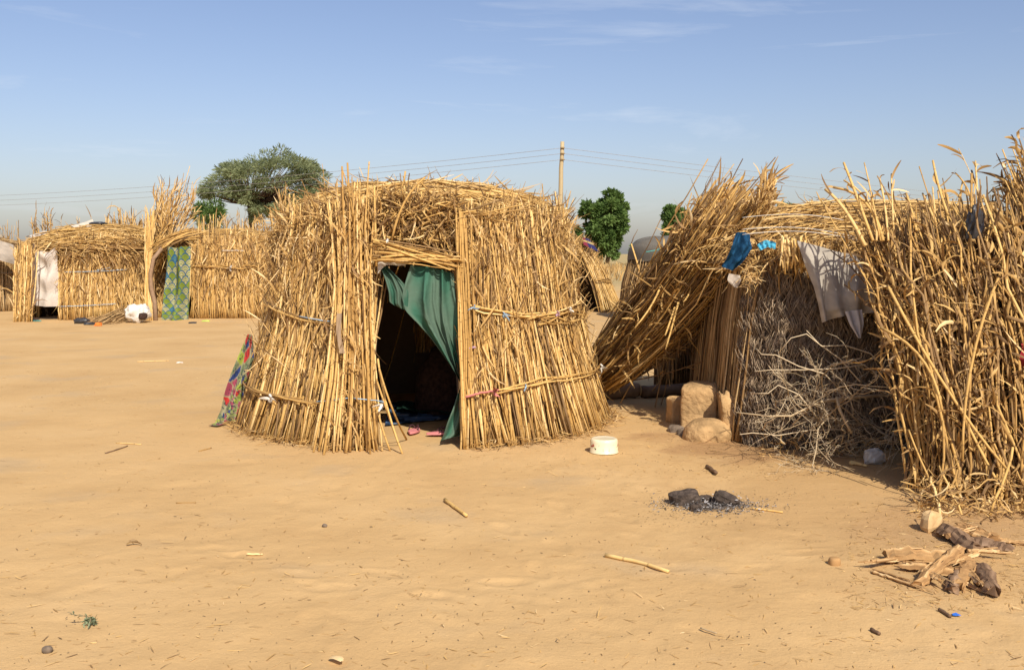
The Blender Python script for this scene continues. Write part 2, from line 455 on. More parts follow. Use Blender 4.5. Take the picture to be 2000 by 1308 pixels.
def ground_mat():
    m, t, b = newmat('sand'); L = t.links.new
    geo = t.nodes.new('ShaderNodeNewGeometry'); pos = geo.outputs['Position']
    def noise(scale, detail=6, rough=0.55, vec=None):
        n = t.nodes.new('ShaderNodeTexNoise'); n.inputs['Scale'].default_value = scale; n.inputs['Detail'].default_value = detail; n.inputs['Roughness'].default_value = rough
        L(vec or pos, n.inputs['Vector']); return n.outputs['Fac']
    def mix(f, a, b_):
        x = t.nodes.new('ShaderNodeMix'); x.data_type = 'RGBA'
        L(f, x.inputs['Factor']) if not isinstance(f, float) else setattr(x.inputs['Factor'], 'default_value', f)
        L(a, x.inputs[6]) if not isinstance(a, tuple) else setattr(x.inputs[6], 'default_value', (*a, 1))
        L(b_, x.inputs[7]) if not isinstance(b_, tuple) else setattr(x.inputs[7], 'default_value', (*b_, 1))
        return x.outputs[2]
    def ramp(f, p0, p1, v0=0.0, v1=1.0):
        r = ramp_node(t, [(p0, (v0,) * 3), (p1, (v1,) * 3)]); L(f, r.inputs[0]); return r.outputs[0]
    base = ramp_node(t, [(0.3, (0.480, 0.303, 0.133)), (0.5, (0.535, 0.346, 0.155)), (0.72, (0.575, 0.382, 0.180))])
    L(noise(0.8, 8, 0.6), base.inputs[0])
    c = base.outputs[0]
    c = mix(ramp(noise(1.1, 5, 0.5), 0.57, 0.70, 0, 0.4), c, (0.41, 0.305, 0.185))      # greyer scuffed patches
    # trampled, darker, littered earth between the huts and round the hearth
    def blob(cx, cy, rx, ry, amount):
        mp = t.nodes.new('ShaderNodeMapping'); mp.vector_type = 'POINT'
        mp.inputs['Location'].default_value = (-cx / rx, -cy / ry, 0); mp.inputs['Scale'].default_value = (1 / rx, 1 / ry, 0)
        L(pos, mp.inputs[0])
        ln = t.nodes.new('ShaderNodeVectorMath'); ln.operation = 'LENGTH'; L(mp.outputs[0], ln.inputs[0])
        nn = noise(2.4, 5)
        a = t.nodes.new('ShaderNodeMath'); a.operation = 'MULTIPLY_ADD'; L(nn, a.inputs[0]); a.inputs[1].default_value = 0.9; L(ln.outputs['Value'], a.inputs[2])
        return ramp(a.outputs[0], 0.75, 1.5, amount, 0.0)
    c = mix(blob(2.4, 6.2, 3.2, 3.6, 0.55), c, (0.43, 0.265, 0.115))
    c = mix(blob(1.26, 6.42, 0.30, 0.20, 0.75), c, (0.12, 0.095, 0.075))
    c = mix(blob(2.0, 8.6, 1.9, 1.7, 0.7), c, (0.33, 0.185, 0.085))
    c = mix(blob(2.5, 5.9, 1.3, 1.0, 0.42), c, (0.36, 0.21, 0.10))
    c = mix(blob(1.22, 6.5, 0.55, 0.42, 0.6), c, (0.25, 0.175, 0.115))
    # specks: dung, ash and chaff crumbs
    c = mix(ramp(noise(55, 3, 0.5), 0.70, 0.76, 0, 0.55), c, (0.21, 0.125, 0.06))
    c = mix(ramp(noise(90, 2, 0.5), 0.735, 0.78, 0, 0.5), c, (0.72, 0.56, 0.36))
    # dry field far behind: straw coloured grass stubble
    sepn = t.nodes.new('ShaderNodeSeparateXYZ'); L(pos, sepn.inputs[0])
    far = t.nodes.new('ShaderNodeMath'); far.operation = 'MULTIPLY_ADD'; L(noise(0.09, 4), far.inputs[0]); far.inputs[1].default_value = 30; L(sepn.outputs['Y'], far.inputs[2])
    fr = t.nodes.new('ShaderNodeMapRange'); fr.inputs[1].default_value = 52; fr.inputs[2].default_value = 72; L(far.outputs[0], fr.inputs[0])
    gr = ramp_node(t, [(0.3, (0.30, 0.21, 0.10)), (0.6, (0.46, 0.36, 0.17)), (0.8, (0.36, 0.32, 0.13))]); L(noise(0.12, 7, 0.65), gr.inputs[0])
    c = mix(fr.outputs[0], c, gr.outputs[0])
    L(c, b.inputs['Base Color'])
    b.inputs['Roughness'].default_value = 1.0; b.inputs['Specular IOR Level'].default_value = 0.05
    b1 = t.nodes.new('ShaderNodeBump'); b1.inputs['Strength'].default_value = 0.42; b1.inputs['Distance'].default_value = 0.03; L(noise(7, 12, 0.66), b1.inputs['Height'])
    b2 = t.nodes.new('ShaderNodeBump'); b2.inputs['Strength'].default_value = 0.35; b2.inputs['Distance'].default_value = 0.006; L(noise(70, 6, 0.6), b2.inputs['Height'])
    L(b1.outputs[0], b2.inputs['Normal']); L(b2.outputs[0], b.inputs['Normal'])
    return m
GROUND = ground_mat()
ground()

# ------------------------------------------------------------------ hut walls
def round_surface(cx, cy, zs, rs, sq=2.0, kx=1.0, ky=1.0):
    """S(theta, z, dr): theta 0 faces the camera, + to the right"""
    def S(u, z, dr=0.0):
        s, c = np.sin(u), np.cos(u)
        k = 1.0 / (np.abs(s) ** sq + np.abs(c) ** sq) ** (1 / sq)
        r = (np.interp(z, zs, rs) + dr) * k
        return np.stack([cx + r * kx * s, cy - r * ky * c, z + 0 * r], -1)
    return S
def theta_of(S, u_pix, z, lo=-100, hi=100):
    th = np.radians(np.linspace(lo, hi, 801)); q = S(th, np.full(801, z)); uu, _ = proj(q)
    return th[np.argmin(np.abs(uu - u_pix))]
def wall_paths(S, u, z0, z1, lean, dr, K=6, wob=0.006, drtop=0.0):
    t = np.linspace(0, 1, K)[None]
    z = z0[:, None] + (z1 - z0)[:, None] * t
    uu = u[:, None] + lean[:, None] * (t - 0.3)
    N = len(u)
    p = S(uu, z, dr[:, None] + drtop * t)
    return p + rng.normal(0, wob, (N, K, 3)) * np.array([1, 1, 0.2])
def ranged(ranges, n):
    """random angles spread evenly over several (a,b) ranges in degrees"""
    w_ = np.array([b - a for a, b in ranges]); c = rng.choice(len(ranges), n, p=w_ / w_.sum())
    a = np.array([r[0] for r in ranges])[c]
    return np.radians(a + rng.uniform(0, 1, n) * w_[c])
def shell(parent, S, ranges, z0, z1, dr, mat, name='light_barrier', hole=None, tint=0.25):  # added dark shell inside the stalk walls, stops light bleeding through
    mb = MB()
    for a, b in ranges:
        n = max(3, int((b - a) / 4)); th = np.radians(np.linspace(a, b, n)); z = np.linspace(z0, z1, 16)
        T, Z = np.meshgrid(th, z); g = S(T, Z, dr)
        i = np.arange(T.size).reshape(T.shape)
        q = np.stack([i[:-1, :-1], i[:-1, 1:], i[1:, 1:], i[1:, :-1]], -1).reshape(-1, 4)
        if hole is not None:
            cu = (T[:-1, :-1].ravel() + T[1:, 1:].ravel()) / 2; cz = (Z[:-1, :-1].ravel() + Z[1:, 1:].ravel()) / 2
            q = q[~hole(np.degrees(cu), cz)]
        mb.add(g, [q], tint, 0.05)
    return mb.build(name, mat, parent)
def wall(root, S, ranges, front, ztop, n_part, n_stuff, n_short, n_leaf, rmin=0.007, rmax=0.012, thick=0.15, zvar=0.10, mat=STRAW, leafmat=LEAF,
         tmean=(2.4, 1.7), leafz=(0.2, 1.0), stick=0.12, lean=0.05, leafw=(0.006, 0.016), leaflen=(0.10, 0.36), sides=5, z_lift=0.03):
    # picked-apart outer stalks
    if n_part:
        u = ranged(front, n_part); z1 = ztop + rng.normal(-0.03, zvar, n_part) + (rng.uniform(0, 1, n_part) < 0.08) * rng.uniform(0, stick, n_part)
        z0 = rng.uniform(-0.02, z_lift, n_part)
        sh = rng.uniform(0, 1, n_part) < 0.25; z0 = np.where(sh, rng.uniform(0, ztop * 0.5, n_part), z0)
        pth = wall_paths(S, u, z0, z1, rng.normal(0, lean, n_part), rng.normal(0.008, 0.022, n_part), 8, rmin * 0.8)
        rad = rng.uniform(rmin, rmax, n_part)
        stalk_parts(root, pth, taper(rad, 8, 0.7), rng.beta(*tmean, n_part), mat)
    mb = MB()
    u = ranged(ranges, n_stuff); z1 = ztop + rng.normal(-0.06, zvar * 1.1, n_stuff)
    pth = wall_paths(S, u, rng.uniform(-0.02, z_lift, n_stuff), z1, rng.normal(0, lean * 1.3, n_stuff), rng.uniform(-thick, 0.005, n_stuff), 6, rmin * 0.7)
    tubes(mb, pth, taper(rng.uniform(rmin, rmax, n_stuff) * 0.95, 6, 0.7), sides, rng.beta(*tmean, n_stuff))
    if n_short:
        z0 = rng.uniform(-0.02, ztop * 0.8, n_short); z1 = np.minimum(z0 + rng.uniform(0.3, 0.9, n_short), ztop + 0.1)
        pth = wall_paths(S, ranged([(a + 2, b - 2) for a, b in front], n_short), z0, z1, rng.normal(0, 1, n_short) * lean * 1.9 * (z1 - z0), rng.uniform(-0.06, 0.04, n_short), 4, rmin * 1.0)
        tubes(mb, pth, taper(rng.uniform(rmin, rmax, n_short) * 0.8, 4, 0.7), 4, rng.beta(*tmean, n_short))
    mb.build('thatch', mat, root, 'stuff')
    if n_leaf:
        mb = MB()
        u = ranged(front, n_leaf); z = ztop * (leafz[0] + (leafz[1] - leafz[0]) * rng.beta(1.7, 1.0, n_leaf))
        p0 = S(u, z, rng.uniform(-0.03, 0.03, n_leaf))
        out = nrm(S(u, z, 1.0) - S(u, z, 0.0))
        sgn = np.where(rng.uniform(0, 1, n_leaf) < 0.62, -1.0, 1.0)
        d0 = np.stack([rng.normal(0, 0.28, n_leaf), rng.normal(0, 0.28, n_leaf), sgn], -1) + out * rng.uniform(-0.05, 0.30, n_leaf)[:, None]
        add_leaves(mb, p0, d0, rng.uniform(*leaflen, n_leaf), rng.uniform(*leafw, n_leaf), 0.05, 0.12, 5, rng.beta(1.9, 1.5, n_leaf), face=out, twist=1.4)
        mb.build('dry_leaves', leafmat, root, 'stuff')
def roof(root, cx, cy, R, zrim, rise, n_part, n_stuff, n_leaf, expo=2.0, ang=0.5, rmin=0.006, rmax=0.011, overhang=1.06, mat=STRAW, leafmat=LEAF, ky=1.0, name='roof_stalk', lmin=0.5, lmax=1.6, lay=0.07, front_only=False):
    def Z(x, y):
        r = np.hypot((x - cx), (y - cy) / ky) / R
        return zrim + rise * (1 - np.minimum(r, 1.6) ** expo)
    mb = MB()
    # core under the loose stalks
    rr = np.linspace(0.02, 1.0, 9); tt = np.linspace(0, 2 * np.pi, 41)
    A, B = np.meshgrid(tt, rr); x = cx + R * B * np.sin(A); y = cy + ky * R * B * np.cos(A)
    add_grid(mb, np.stack([x, y, Z(x, y) - 0.09], -1), tint=0.3)
    mb.build('roof_core', mat, root)
    def make(n, K, dz):
        r = R * overhang * np.sqrt(rng.uniform(0, 1, n)); a = rng.uniform(0, 2 * np.pi, n)
        x0 = cx + r * np.sin(a); y0 = cy + ky * r * np.cos(a)
        ph = rng.normal(0, ang, n) + (rng.uniform(0, 1, n) < .25) * rng.normal(0, 1.0, n); L = rng.uniform(lmin, lmax, n)
        for _ in range(12):
            ex = np.hypot(np.abs(x0 - cx) + L * .5 * np.abs(np.cos(ph)), (np.abs(y0 - cy) + L * .5 * np.abs(np.sin(ph))) / ky) / (R * overhang)
            L = np.where(ex > 1, np.maximum(L * .75, .12), L); x0 = np.where(ex > 1, cx + (x0 - cx) * .93, x0); y0 = np.where(ex > 1, cy + (y0 - cy) * .97, y0)
        s = np.linspace(-0.5, 0.5, K)[None] * L[:, None]
        X = x0[:, None] + s * np.cos(ph)[:, None]; Y = y0[:, None] + s * np.sin(ph)[:, None]
        zz = Z(X, Y)
        zz = zz * 0.55 + zz.mean(1, keepdims=True) * 0.45
        return np.stack([X, Y, zz + dz[:, None] + s * rng.normal(0, 0.03, n)[:, None]], -1) + rng.normal(0, 0.006, (n, K, 3))
    if n_part:
        pth = make(n_part * 3, 6, rng.uniform(0.02, lay + 0.02, n_part * 3))
        if front_only:
            keep = np.argsort(pth[:, :, 1].mean(1))[:n_part]
        else:
            keep = np.arange(n_part)
        pth = pth[keep]
        stalk_parts(root, pth, taper(rng.uniform(rmin, rmax, n_part), 6, 0.7), rng.beta(2.6, 1.7, n_part), mat, name)
    mb = MB()
    pth = make(n_stuff, 5, rng.uniform(-0.05, lay, n_stuff))
    tubes(mb, pth, taper(rng.uniform(rmin, rmax, n_stuff) * 0.9, 5, 0.7), 4, rng.beta(2.2, 1.9, n_stuff))
    mb.build('roof_thatch', mat, root, 'stuff')
    if n_leaf:
        mb = MB()
        r = R * overhang * np.sqrt(rng.uniform(0.05, 1.08, n_leaf)); a = rng.uniform(0, 2 * np.pi, n_leaf)
        x0 = cx + r * np.sin(a); y0 = cy + ky * r * np.cos(a)
        p0 = np.stack([x0, y0, Z(x0, y0) + rng.uniform(-0.08, lay, n_leaf)], -1)
        ph = rng.normal(0, 0.8, n_leaf) + np.where(rng.uniform(0, 1, n_leaf) < .5, 0, np.pi)
        d0 = np.stack([np.cos(ph), np.sin(ph), rng.normal(0, 0.22, n_leaf)], -1)
        add_leaves(mb, p0, d0, rng.uniform(0.1, 0.4, n_leaf), rng.uniform(0.006, 0.018, n_leaf), 0.10, 0.2, 5, rng.beta(2, 1.7, n_leaf))
        mb.build('roof_leaves', leafmat, root, 'stuff')
    return Z
def bar(root, S, pts, mat=STRAW, n=3, dr=0.055, rad=0.009, name='binding_bar', jit=0.012, tint=0.55, overlap=0.25):
    """stalks laid along (theta,z) points, tied across a wall"""
    th = np.array([p[0] for p in pts]); z = np.array([p[1] for p in pts]); s = np.linspace(0, 1, len(pts))
    mb = MB()
    for i in range(n):
        a, b = (0, 1) if i == 0 else (rng.uniform(-0.03, overlap), rng.uniform(1 - overlap, 1.03))
        K = 14; t = np.linspace(a, b, K)
        p = S(np.interp(t, s, th), np.interp(t, s, z) + jit * 1.6 * np.sin(t * rng.uniform(3, 9) + i * 2), dr + rng.uniform(-.01, .015) + 0.012 * np.sin(t * 7 + i))
        tubes(mb, p[None] + rng.normal(0, 0.003, (1, K, 3)), (rad * rng.uniform(0.7, 1.15) * np.linspace(1, .75, K))[None], 6, np.clip(tint + rng.normal(0, 0.15), 0, 1))
    return mb.build(name, mat, root)
def tie(root, p, mat, size=0.03, name='tie', tails=3):
    """a knotted rag strip: a wrapped ring and loose ends"""
    mb = MB()
    th = np.linspace(0, 2 * np.pi, 11)
    ring = np.stack([0.2 * size * np.sin(3 * th), size * 0.55 * np.cos(th), size * 0.75 * np.sin(th)], -1) + p
    tubes(mb, ring[None], np.full((1, 11), size * 0.22), 5, 0.5)
    n = tails
    add_leaves(mb, np.repeat(p[None] + [0, -size * 0.55, 0], n, 0), rng.normal(0, 1, (n, 3)) * [1, 0.3, 0.9] + [0, -0.7, -0.1], rng.uniform(1.2, 2.6, n) * size, np.full(n, size * 0.6), 0.25, 0.3, 5)
    return mb.build(name, mat, root)
def bars_pix(S, pts):
    return [(theta_of(S, u, z), z) for u, z in pts]

# ------------------------------------------------------------------ main hut
MC = np.array([-0.85, 10.05])
S1 = round_surface(MC[0], MC[1], [0, 0.35, 0.8, 1.2, 1.9, 2.4], [1.80, 1.68, 1.55, 1.46, 1.35, 1.30])
hut = thing('stalk_hut', 'large round hut of golden stalks with green curtain in its doorway', 'hut', (MC[0], MC[1], 0))
DL, DR = -12.8, 15.0
front = [(-98, DL - 1), (DR + 1, 98)]
def hole1(u, z):
    h = hash2(np.floor(u * 0.7), np.floor(z * 14), 5)
    return (np.abs(u - 185) < 6) & (z > 0.45) & (z < 1.1)
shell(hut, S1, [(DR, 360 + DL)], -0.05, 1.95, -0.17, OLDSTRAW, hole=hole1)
wall(hut, S1, [(DR + .5, 176), (196, 360 + DL - .5)], front, 1.94, 260, 2200, 2000, 5400, stick=0.26, zvar=.07, lean=0.06, thick=0.17, rmin=0.0045, rmax=0.0130, tmean=(1.7, 1.45), leafw=(.005, .020), leaflen=(.06, .36))
mb = MB(); u = ranged([(176, 196)], 330)
tubes(mb, wall_paths(S1, u, np.zeros(330), np.full(330, 1.9), rng.normal(0, .06, 330), rng.uniform(-.16, 0, 330), 6, 0.006), 0.010, 5, rng.beta(2, 2, 330)); mb.build('back_thatch', STRAW, hut, 'stuff')
roof(hut, MC[0], MC[1], 1.30, 1.86, 0.33, 130, 2000, 4200, expo=3.4, ang=0.35, front_only=True, overhang=1.0, lay=0.08)
# left door jamb: a flat bundle of long clean stalks, flaring at the foot
n = 46; s = (np.arange(n) + rng.uniform(0, 1, n)) / n
jx = rng.normal(0, 9, n); yj = rng.normal(0, .035, n)
top = np.stack([P(648 + 76 * q + jx[i] * .8, 385 + rng.normal(0, 26), 8.62 + yj[i]) for i, q in enumerate(s)]); mid = np.stack([P(648 + 78 * q + jx[i] * .3 + rng.normal(0, 3), 620, 8.47 + yj[i]) for i, q in enumerate(s)])
bot = np.stack([G(612 + 134 * q ** 1.1 + rng.normal(0, 7), 880 + rng.normal(0, 4)) for q in s]); bot[:, 1] += rng.uniform(-0.02, 0.06, n)
stalk_parts(hut, wobble(bend(np.stack([bot, mid, top], 1), 9), 0.0055), taper(rng.uniform(0.006, 0.012, n), 9, 0.7), rng.beta(2.2, 1.5, n))
n = 420; mb = MB(); p0 = np.stack([P(rng.uniform(640, 726), rng.uniform(380, 860), 8.40 + rng.normal(0, .04)) for _ in range(n)]); p0[:, 1] = np.interp(p0[:, 2], [0, .6, 1.2, 2], [8.24, 8.38, 8.44, 8.56]) + rng.normal(0, .02, n)
add_leaves(mb, p0, np.stack([rng.normal(0, .3, n), rng.normal(-.1, .2, n), rng.choice([-1, 1], n)], -1), rng.uniform(.05, .28, n), rng.uniform(.005, .02, n), .06, .22, 5, rng.beta(2, 1.5, n)); mb.build('jamb_leaves', LEAF, hut, 'stuff')
# loose stalks kicked out at the jamb's foot, and spikes above the roof
kick = [((738, 700), (755, 790), (786, 886)), ((741, 720), (765, 795), (794, 858)), ((735, 740), (757, 805), (779, 868)), ((728, 760), (742, 820), (762, 880))]
cp = np.array([[P(*a, 8.36), P(*b, 8.28), G(*c)] for a, b, c in kick])
stalk_parts(hut, bend(cp, 8), taper(np.full(len(kick), 0.0085), 8, 1.0), rng.uniform(.45, .75, len(kick)))
spk = [((676, 520), (671, 420), (668, 325), .010), ((712, 470), (716, 390), (721, 316), .0075), ((690, 430), (683, 380), (668, 330), .0065), ((735, 520), (733, 440), (731, 362), .011), ((640, 430), (634, 360), (629, 320), .003),
       ((556, 500), (552, 440), (547, 385), .007), ((765, 470), (790, 395), (830, 347), .011), ((625, 470), (622, 420), (617, 395), .010), ((610, 440), (605, 420), (603, 400), .012), ((1045, 470), (1052, 420), (1057, 372), .005),
       ((1085, 440), (1078, 410), (1066, 385), .006), ((585, 470), (582, 430), (580, 408), .009), ((940, 370), (937, 355), (935, 345), .004), ((690, 470), (694, 410), (698, 372), .008), ((535, 500), (531, 450), (527, 405), .006), ((545, 520), (543, 470), (541, 420), .008)]
yy = {629: 9.0, 547: 9.6, 617: 9.1, 603: 9.2, 1057: 9.7, 1066: 9.9, 580: 9.3, 935: 9.6, 527: 9.8, 541: 9.7}
cp = np.array([[P(*a, yy.get(c[0], 8.52)), P(*b, yy.get(c[0], 8.52)), P(*c, yy.get(c[0], 8.55))] for a, b, c, r in spk])
stalk_parts(hut, bend(cp, 7), taper(np.array([q[3] for q in spk]), 7, 0.75), rng.uniform(.35, .8, len(spk)))
# right door jamb
n = 15
qs = np.sort(rng.uniform(0, 1, n)); top = np.stack([P(889 + 26 * q + rng.normal(0, 3), 425 + rng.normal(0, 14), 8.66) for q in qs]); bot = np.stack([G(903 + 30 * q + rng.normal(0, 4), 872 + rng.normal(0, 3)) for q in qs])
stalk_parts(hut, wobble(bend(np.stack([bot, (top + bot) / 2 + [0, -0.03, 0], top], 1), 8), 0.005), taper(rng.uniform(0.0075, 0.011, n), 8, .8), rng.beta(2.4, 2.2, n))
# lintel of laid stalks, higher at its left end
n = 24
a = np.stack([P(734 + rng.uniform(-12, 10), 466 + 44 * q, 8.46 + rng.uniform(-.04, .06)) for q in rng.uniform(0, 1, n)]); b = np.stack([P(892 + rng.uniform(-12, 12), 494 + 38 * q, 8.52 + rng.uniform(-.04, .06)) for q in rng.uniform(0, 1, n)])
stalk_parts(hut, wobble(bend(np.stack([a, (a + b) / 2 + rng.normal(0, .02, (n, 3)), b], 1), 8), 0.004), taper(rng.uniform(.006, .0095, n), 8, .8), rng.beta(2.4, 1.8, n), name='lintel_stalk')
# rough infill above the lintel, set back under the roof edge
n = 420; mb = MB(); p0 = np.stack([P(rng.uniform(730, 892), rng.uniform(385, 478), rng.uniform(8.66, 8.80)) for _ in range(n)])
d = rng.normal(0, 1, (n, 3)) * [1, .35, .9]
tubes(mb, leafpaths(p0, d, rng.uniform(.06, .28, n), 4, .05, .12), rng.uniform(.003, .008, n), 4, rng.beta(1.6, 2.4, n))
mb.build('gable_thatch', STRAW, hut, 'stuff')
n = 800; mb = MB(); p0 = np.stack([P(rng.uniform(728, 895), rng.uniform(380, 482), rng.uniform(8.64, 8.80)) for _ in range(n)])
add_leaves(mb, p0, rng.normal(0, 1, (n, 3)) * [.8, .4, 1], rng.uniform(.06, .22, n), rng.uniform(.006, .02, n), .12, .25, 4, rng.beta(1.7, 2.2, n)); mb.build('gable_leaves', LEAF, hut, 'stuff')
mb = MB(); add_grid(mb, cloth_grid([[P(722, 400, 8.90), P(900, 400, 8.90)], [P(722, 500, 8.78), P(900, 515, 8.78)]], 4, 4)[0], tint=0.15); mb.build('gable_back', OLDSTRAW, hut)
# stalks and leaves leaning out along the roof edge in front
n = 60; mb = MB(); u = np.radians(rng.uniform(-50, 52, n)); p0 = S1(u, rng.uniform(1.86, 2.0, n), rng.uniform(-.1, .05, n))
tubes(mb, leafpaths(p0, np.stack([np.where(np.abs(u) > .5, 1, rng.choice([-1, 1], n)) * rng.uniform(.6, 1, n), rng.normal(0, .2, n), rng.normal(0.12, .2, n)], -1) * np.c_[np.where(np.abs(u) > .5, -np.sign(u), 1.) * 1.0, np.ones((n, 2))], rng.uniform(.2, .6, n), 5, .04, .04), rng.uniform(.004, .009, n), 4, rng.beta(2, 2, n)); mb.build('eave_thatch', STRAW, hut, 'stuff')
# foot of loose chaff round the wall
n = 900; mb = MB(); u = ranged(front, n); p0 = S1(u, np.zeros(n), rng.normal(0.05, .05, n)); p0[:, 2] = rng.uniform(0.004, .05, n)
add_leaves(mb, p0, np.stack([rng.normal(0, 1, n), rng.normal(0, 1, n), rng.normal(.1, .25, n)], -1), rng.uniform(.04, .16, n), rng.uniform(.003, .009, n), .06, .2, 4, rng.beta(2, 2, n)); mb.build('foot_chaff', LEAF, hut, 'stuff')
# binding bars and rag ties
bar_a = bar(hut, S1, bars_pix(S1, [(508, 1.17), (600, 1.05), (690, 1.00), (738, 0.93)]), n=3, dr=.06, rad=.0085, tint=.4)
bar_b = bar(hut, S1, bars_pix(S1, [(462, .40), (520, .36), (575, .36), (636, .37)]), n=4, dr=.065, rad=.009, tint=.42)
bar_c = bar(hut, S1, bars_pix(S1, [(893, 1.19), (940, 1.12), (1010, 1.06), (1075, 1.06), (1150, 1.16)]), n=4, dr=.055, rad=.009, tint=.6)
bar_d = bar(hut, S1, bars_pix(S1, [(1020, 1.03), (1090, 1.02), (1150, 1.05)]), n=6, dr=.065, rad=.008, tint=.35, jit=.03)
bar_e = bar(hut, S1, bars_pix(S1, [(906, .43), (980, .46), (1060, .51), (1120, .50), (1182, .49)]), n=3, dr=.055, rad=.009, tint=.6)
def strand(root, S, pts, mat, rad=.004, name='string', dr=.055):
    mb = MB(); b = bars_pix(S, pts); t = np.linspace(0, 1, 16); s_ = np.linspace(0, 1, len(b))
    p = S(np.interp(t, s_, [q[0] for q in b]), np.interp(t, s_, [q[1] for q in b]), dr)
    tubes(mb, p[None] + rng.normal(0, .003, (1, 16, 3)), np.full((1, 16), rad), 5, .5); return mb.build(name, mat, root)
strand(hut, S1, [(636, .375), (668, .40), (700, .425), (730, .41), (756, .40)], BLUESTRING, .005, dr=.13)
strand(hut, S1, [(600, 1.06), (650, 1.03), (690, 1.02)], BLUESTRING, .005, dr=.08)
for u_, z_, m_, sz in [(493, .37, WHITERAG, .035), (545, .35, WHITERAG, .045), (752, .38, WHITERAG, .04), (705, 1.0, WHITERAG, .03), (897, 1.19, BLUESTRING, .03), (920, 1.15, BLUESTRING, .03), (975, 1.08, BLUESTRING, .03), (1075, 1.06, LILACRAG, .03), (1098, 1.09, WHITERAG, .03), (958, .45, PINKRAG, .04), (1168, .49, WHITERAG, .045), (1015, .48, BLUESTRING, .022)]:
    tie((bar_a if z_ > .7 else bar_b) if u_ < 800 else (bar_c if z_ > .7 else bar_e), S1(np.array(theta_of(S1, u_, z_)), np.array(z_), .085), m_, sz)
strand(hut, S1, [(906, .42), (930, .45), (968, .46)], PINKRAG, .010, 'rag_strip', dr=.07)
strand(hut, S1, [(898, .80), (912, .81), (926, .815)], LILACRAG, .011, 'rag_strip', dr=.05)
# dangling brown rag on the left wall
g, U, V = cloth_grid([[P(658, 612, 8.34), P(668, 612, 8.34)], [P(656, 650, 8.32), P(665, 650, 8.32)], [P(664, 690, 8.30), P(674, 690, 8.3)]], 6, 14, lambda U, V: .008 * np.sin(U * 7 + V * 9))
mb = MB(); add_grid(mb, g); mb.build('rag_strip', BROWNRAG, hut)
tie(hut, P(757, 470, 8.4), WHITERAG, .02)
# white sacking under the lintel
g, U, V = cloth_grid([[P(738, 508, 8.52), P(765, 510, 8.52), P(795, 516, 8.54)], [P(738, 535, 8.52), P(752, 517, 8.52), P(790, 519, 8.54)]], 14, 6, lambda U, V: .01 * np.sin(U * 14))
mb = MB(); add_grid(mb, g, solid(U, (.55, .50, .42), V=V)); mb.build('sacking', CLOTH, hut)

# green curtain knotted aside in the doorway
def green(U, V):
    c = solid(U, (.047, .137, .090), .14, 3, V)
    f = np.clip(vnoise(U * 5, V * 4, 8) * 2.2 + .25 + V * .25, 0, .75)[..., None]
    return c * (1 - f) + np.array([.125, .178, .130]) * f
cur = thing('green_curtain', 'faded green cloth curtain pulled aside in the hut doorway', 'curtain', P(895, 860, 8.55))
def folds(U, V):
    ph = U * 2.1 + .9 * vnoise(U * 2.2, V * 1.6, 3) + .25 * V
    r1 = 1 - np.abs((ph % 1) - .5) * 2
    ph2 = U * 4.3 + 1.2 * vnoise(U * 3, V * 2.4, 9)
    r2 = 1 - np.abs((ph2 % 1) - .5) * 2
    return .12 * r1 ** 3 * (.55 + .45 * V) + .045 * r2 ** 3 + .03 * vnoise(U * 3, V * 4, 5)
Yc = 8.62
rows = [[P(803, 519, Yc), P(842, 522, Yc), P(886, 534, Yc)], [P(793, 550, Yc - .04), P(838, 552, Yc - .05), P(890, 570, Yc)], [P(786, 580, Yc - .06), P(838, 588, Yc - .07), P(893, 600, Yc)], [P(793, 607, Yc - .06), P(845, 622, Yc - .07), P(896, 640, Yc)],
        [P(815, 630, Yc - .05), P(857, 650, Yc - .05), P(897, 672, Yc)], [P(842, 662, Yc - .04), P(872, 680, Yc - .04), P(899, 702, Yc)], [P(876, 708, Yc - .02), P(888, 718, Yc - .02), P(901, 735, Yc)], [P(900, 745, Yc + .06), P(903, 750, Yc + .06), P(906, 756, Yc + .06)]]
g, U, V = cloth_grid(rows, 46, 56, folds)
mb = MB(); add_grid(mb, g, green(U, V)); mb.build('main_panel', CLOTH, cur)
rows = [[P(741, 517, Yc - .02), P(748, 519, Yc - .02), P(757, 521, Yc - .02)], [P(752, 545, Yc - .05), P(768, 540, Yc - .05), P(782, 546, Yc - .03)], [P(760, 572, Yc - .08), P(776, 568, Yc - .1), P(800, 566, Yc - .06)], [P(761, 590, Yc - .08), P(780, 596, Yc - .1), P(800, 600, Yc - .07)], [P(770, 596, Yc - .07), P(785, 603, Yc - .08), P(799, 608, Yc - .06)]]
g, U, V = cloth_grid(rows, 26, 30, lambda U, V: .022 * np.sin(U * 16 + V * 2) + .012 * np.sin(U * 29))
mb = MB(); add_grid(mb, g, green(U, V) * .92); mb.build('gathered_corner', CLOTH, cur)
rows = [[P(896, 760, 8.6), P(908, 762, 8.6)], [P(886, 795, 8.55), P(908, 800, 8.6)], [P(874, 825, 8.5), P(908, 832, 8.6)], [P(867, 848, 8.47), P(908, 845, 8.62)], [P(860, 861, 8.43), P(880, 854, 8.52), P(908, 850, 8.62)]]
g, U, V = cloth_grid(rows, 22, 30, lambda U, V: .025 * np.sin(U * 11 + V * 3))
mb = MB(); add_grid(mb, g, green(U, V)); mb.build('trailing_corner', CLOTH, cur)

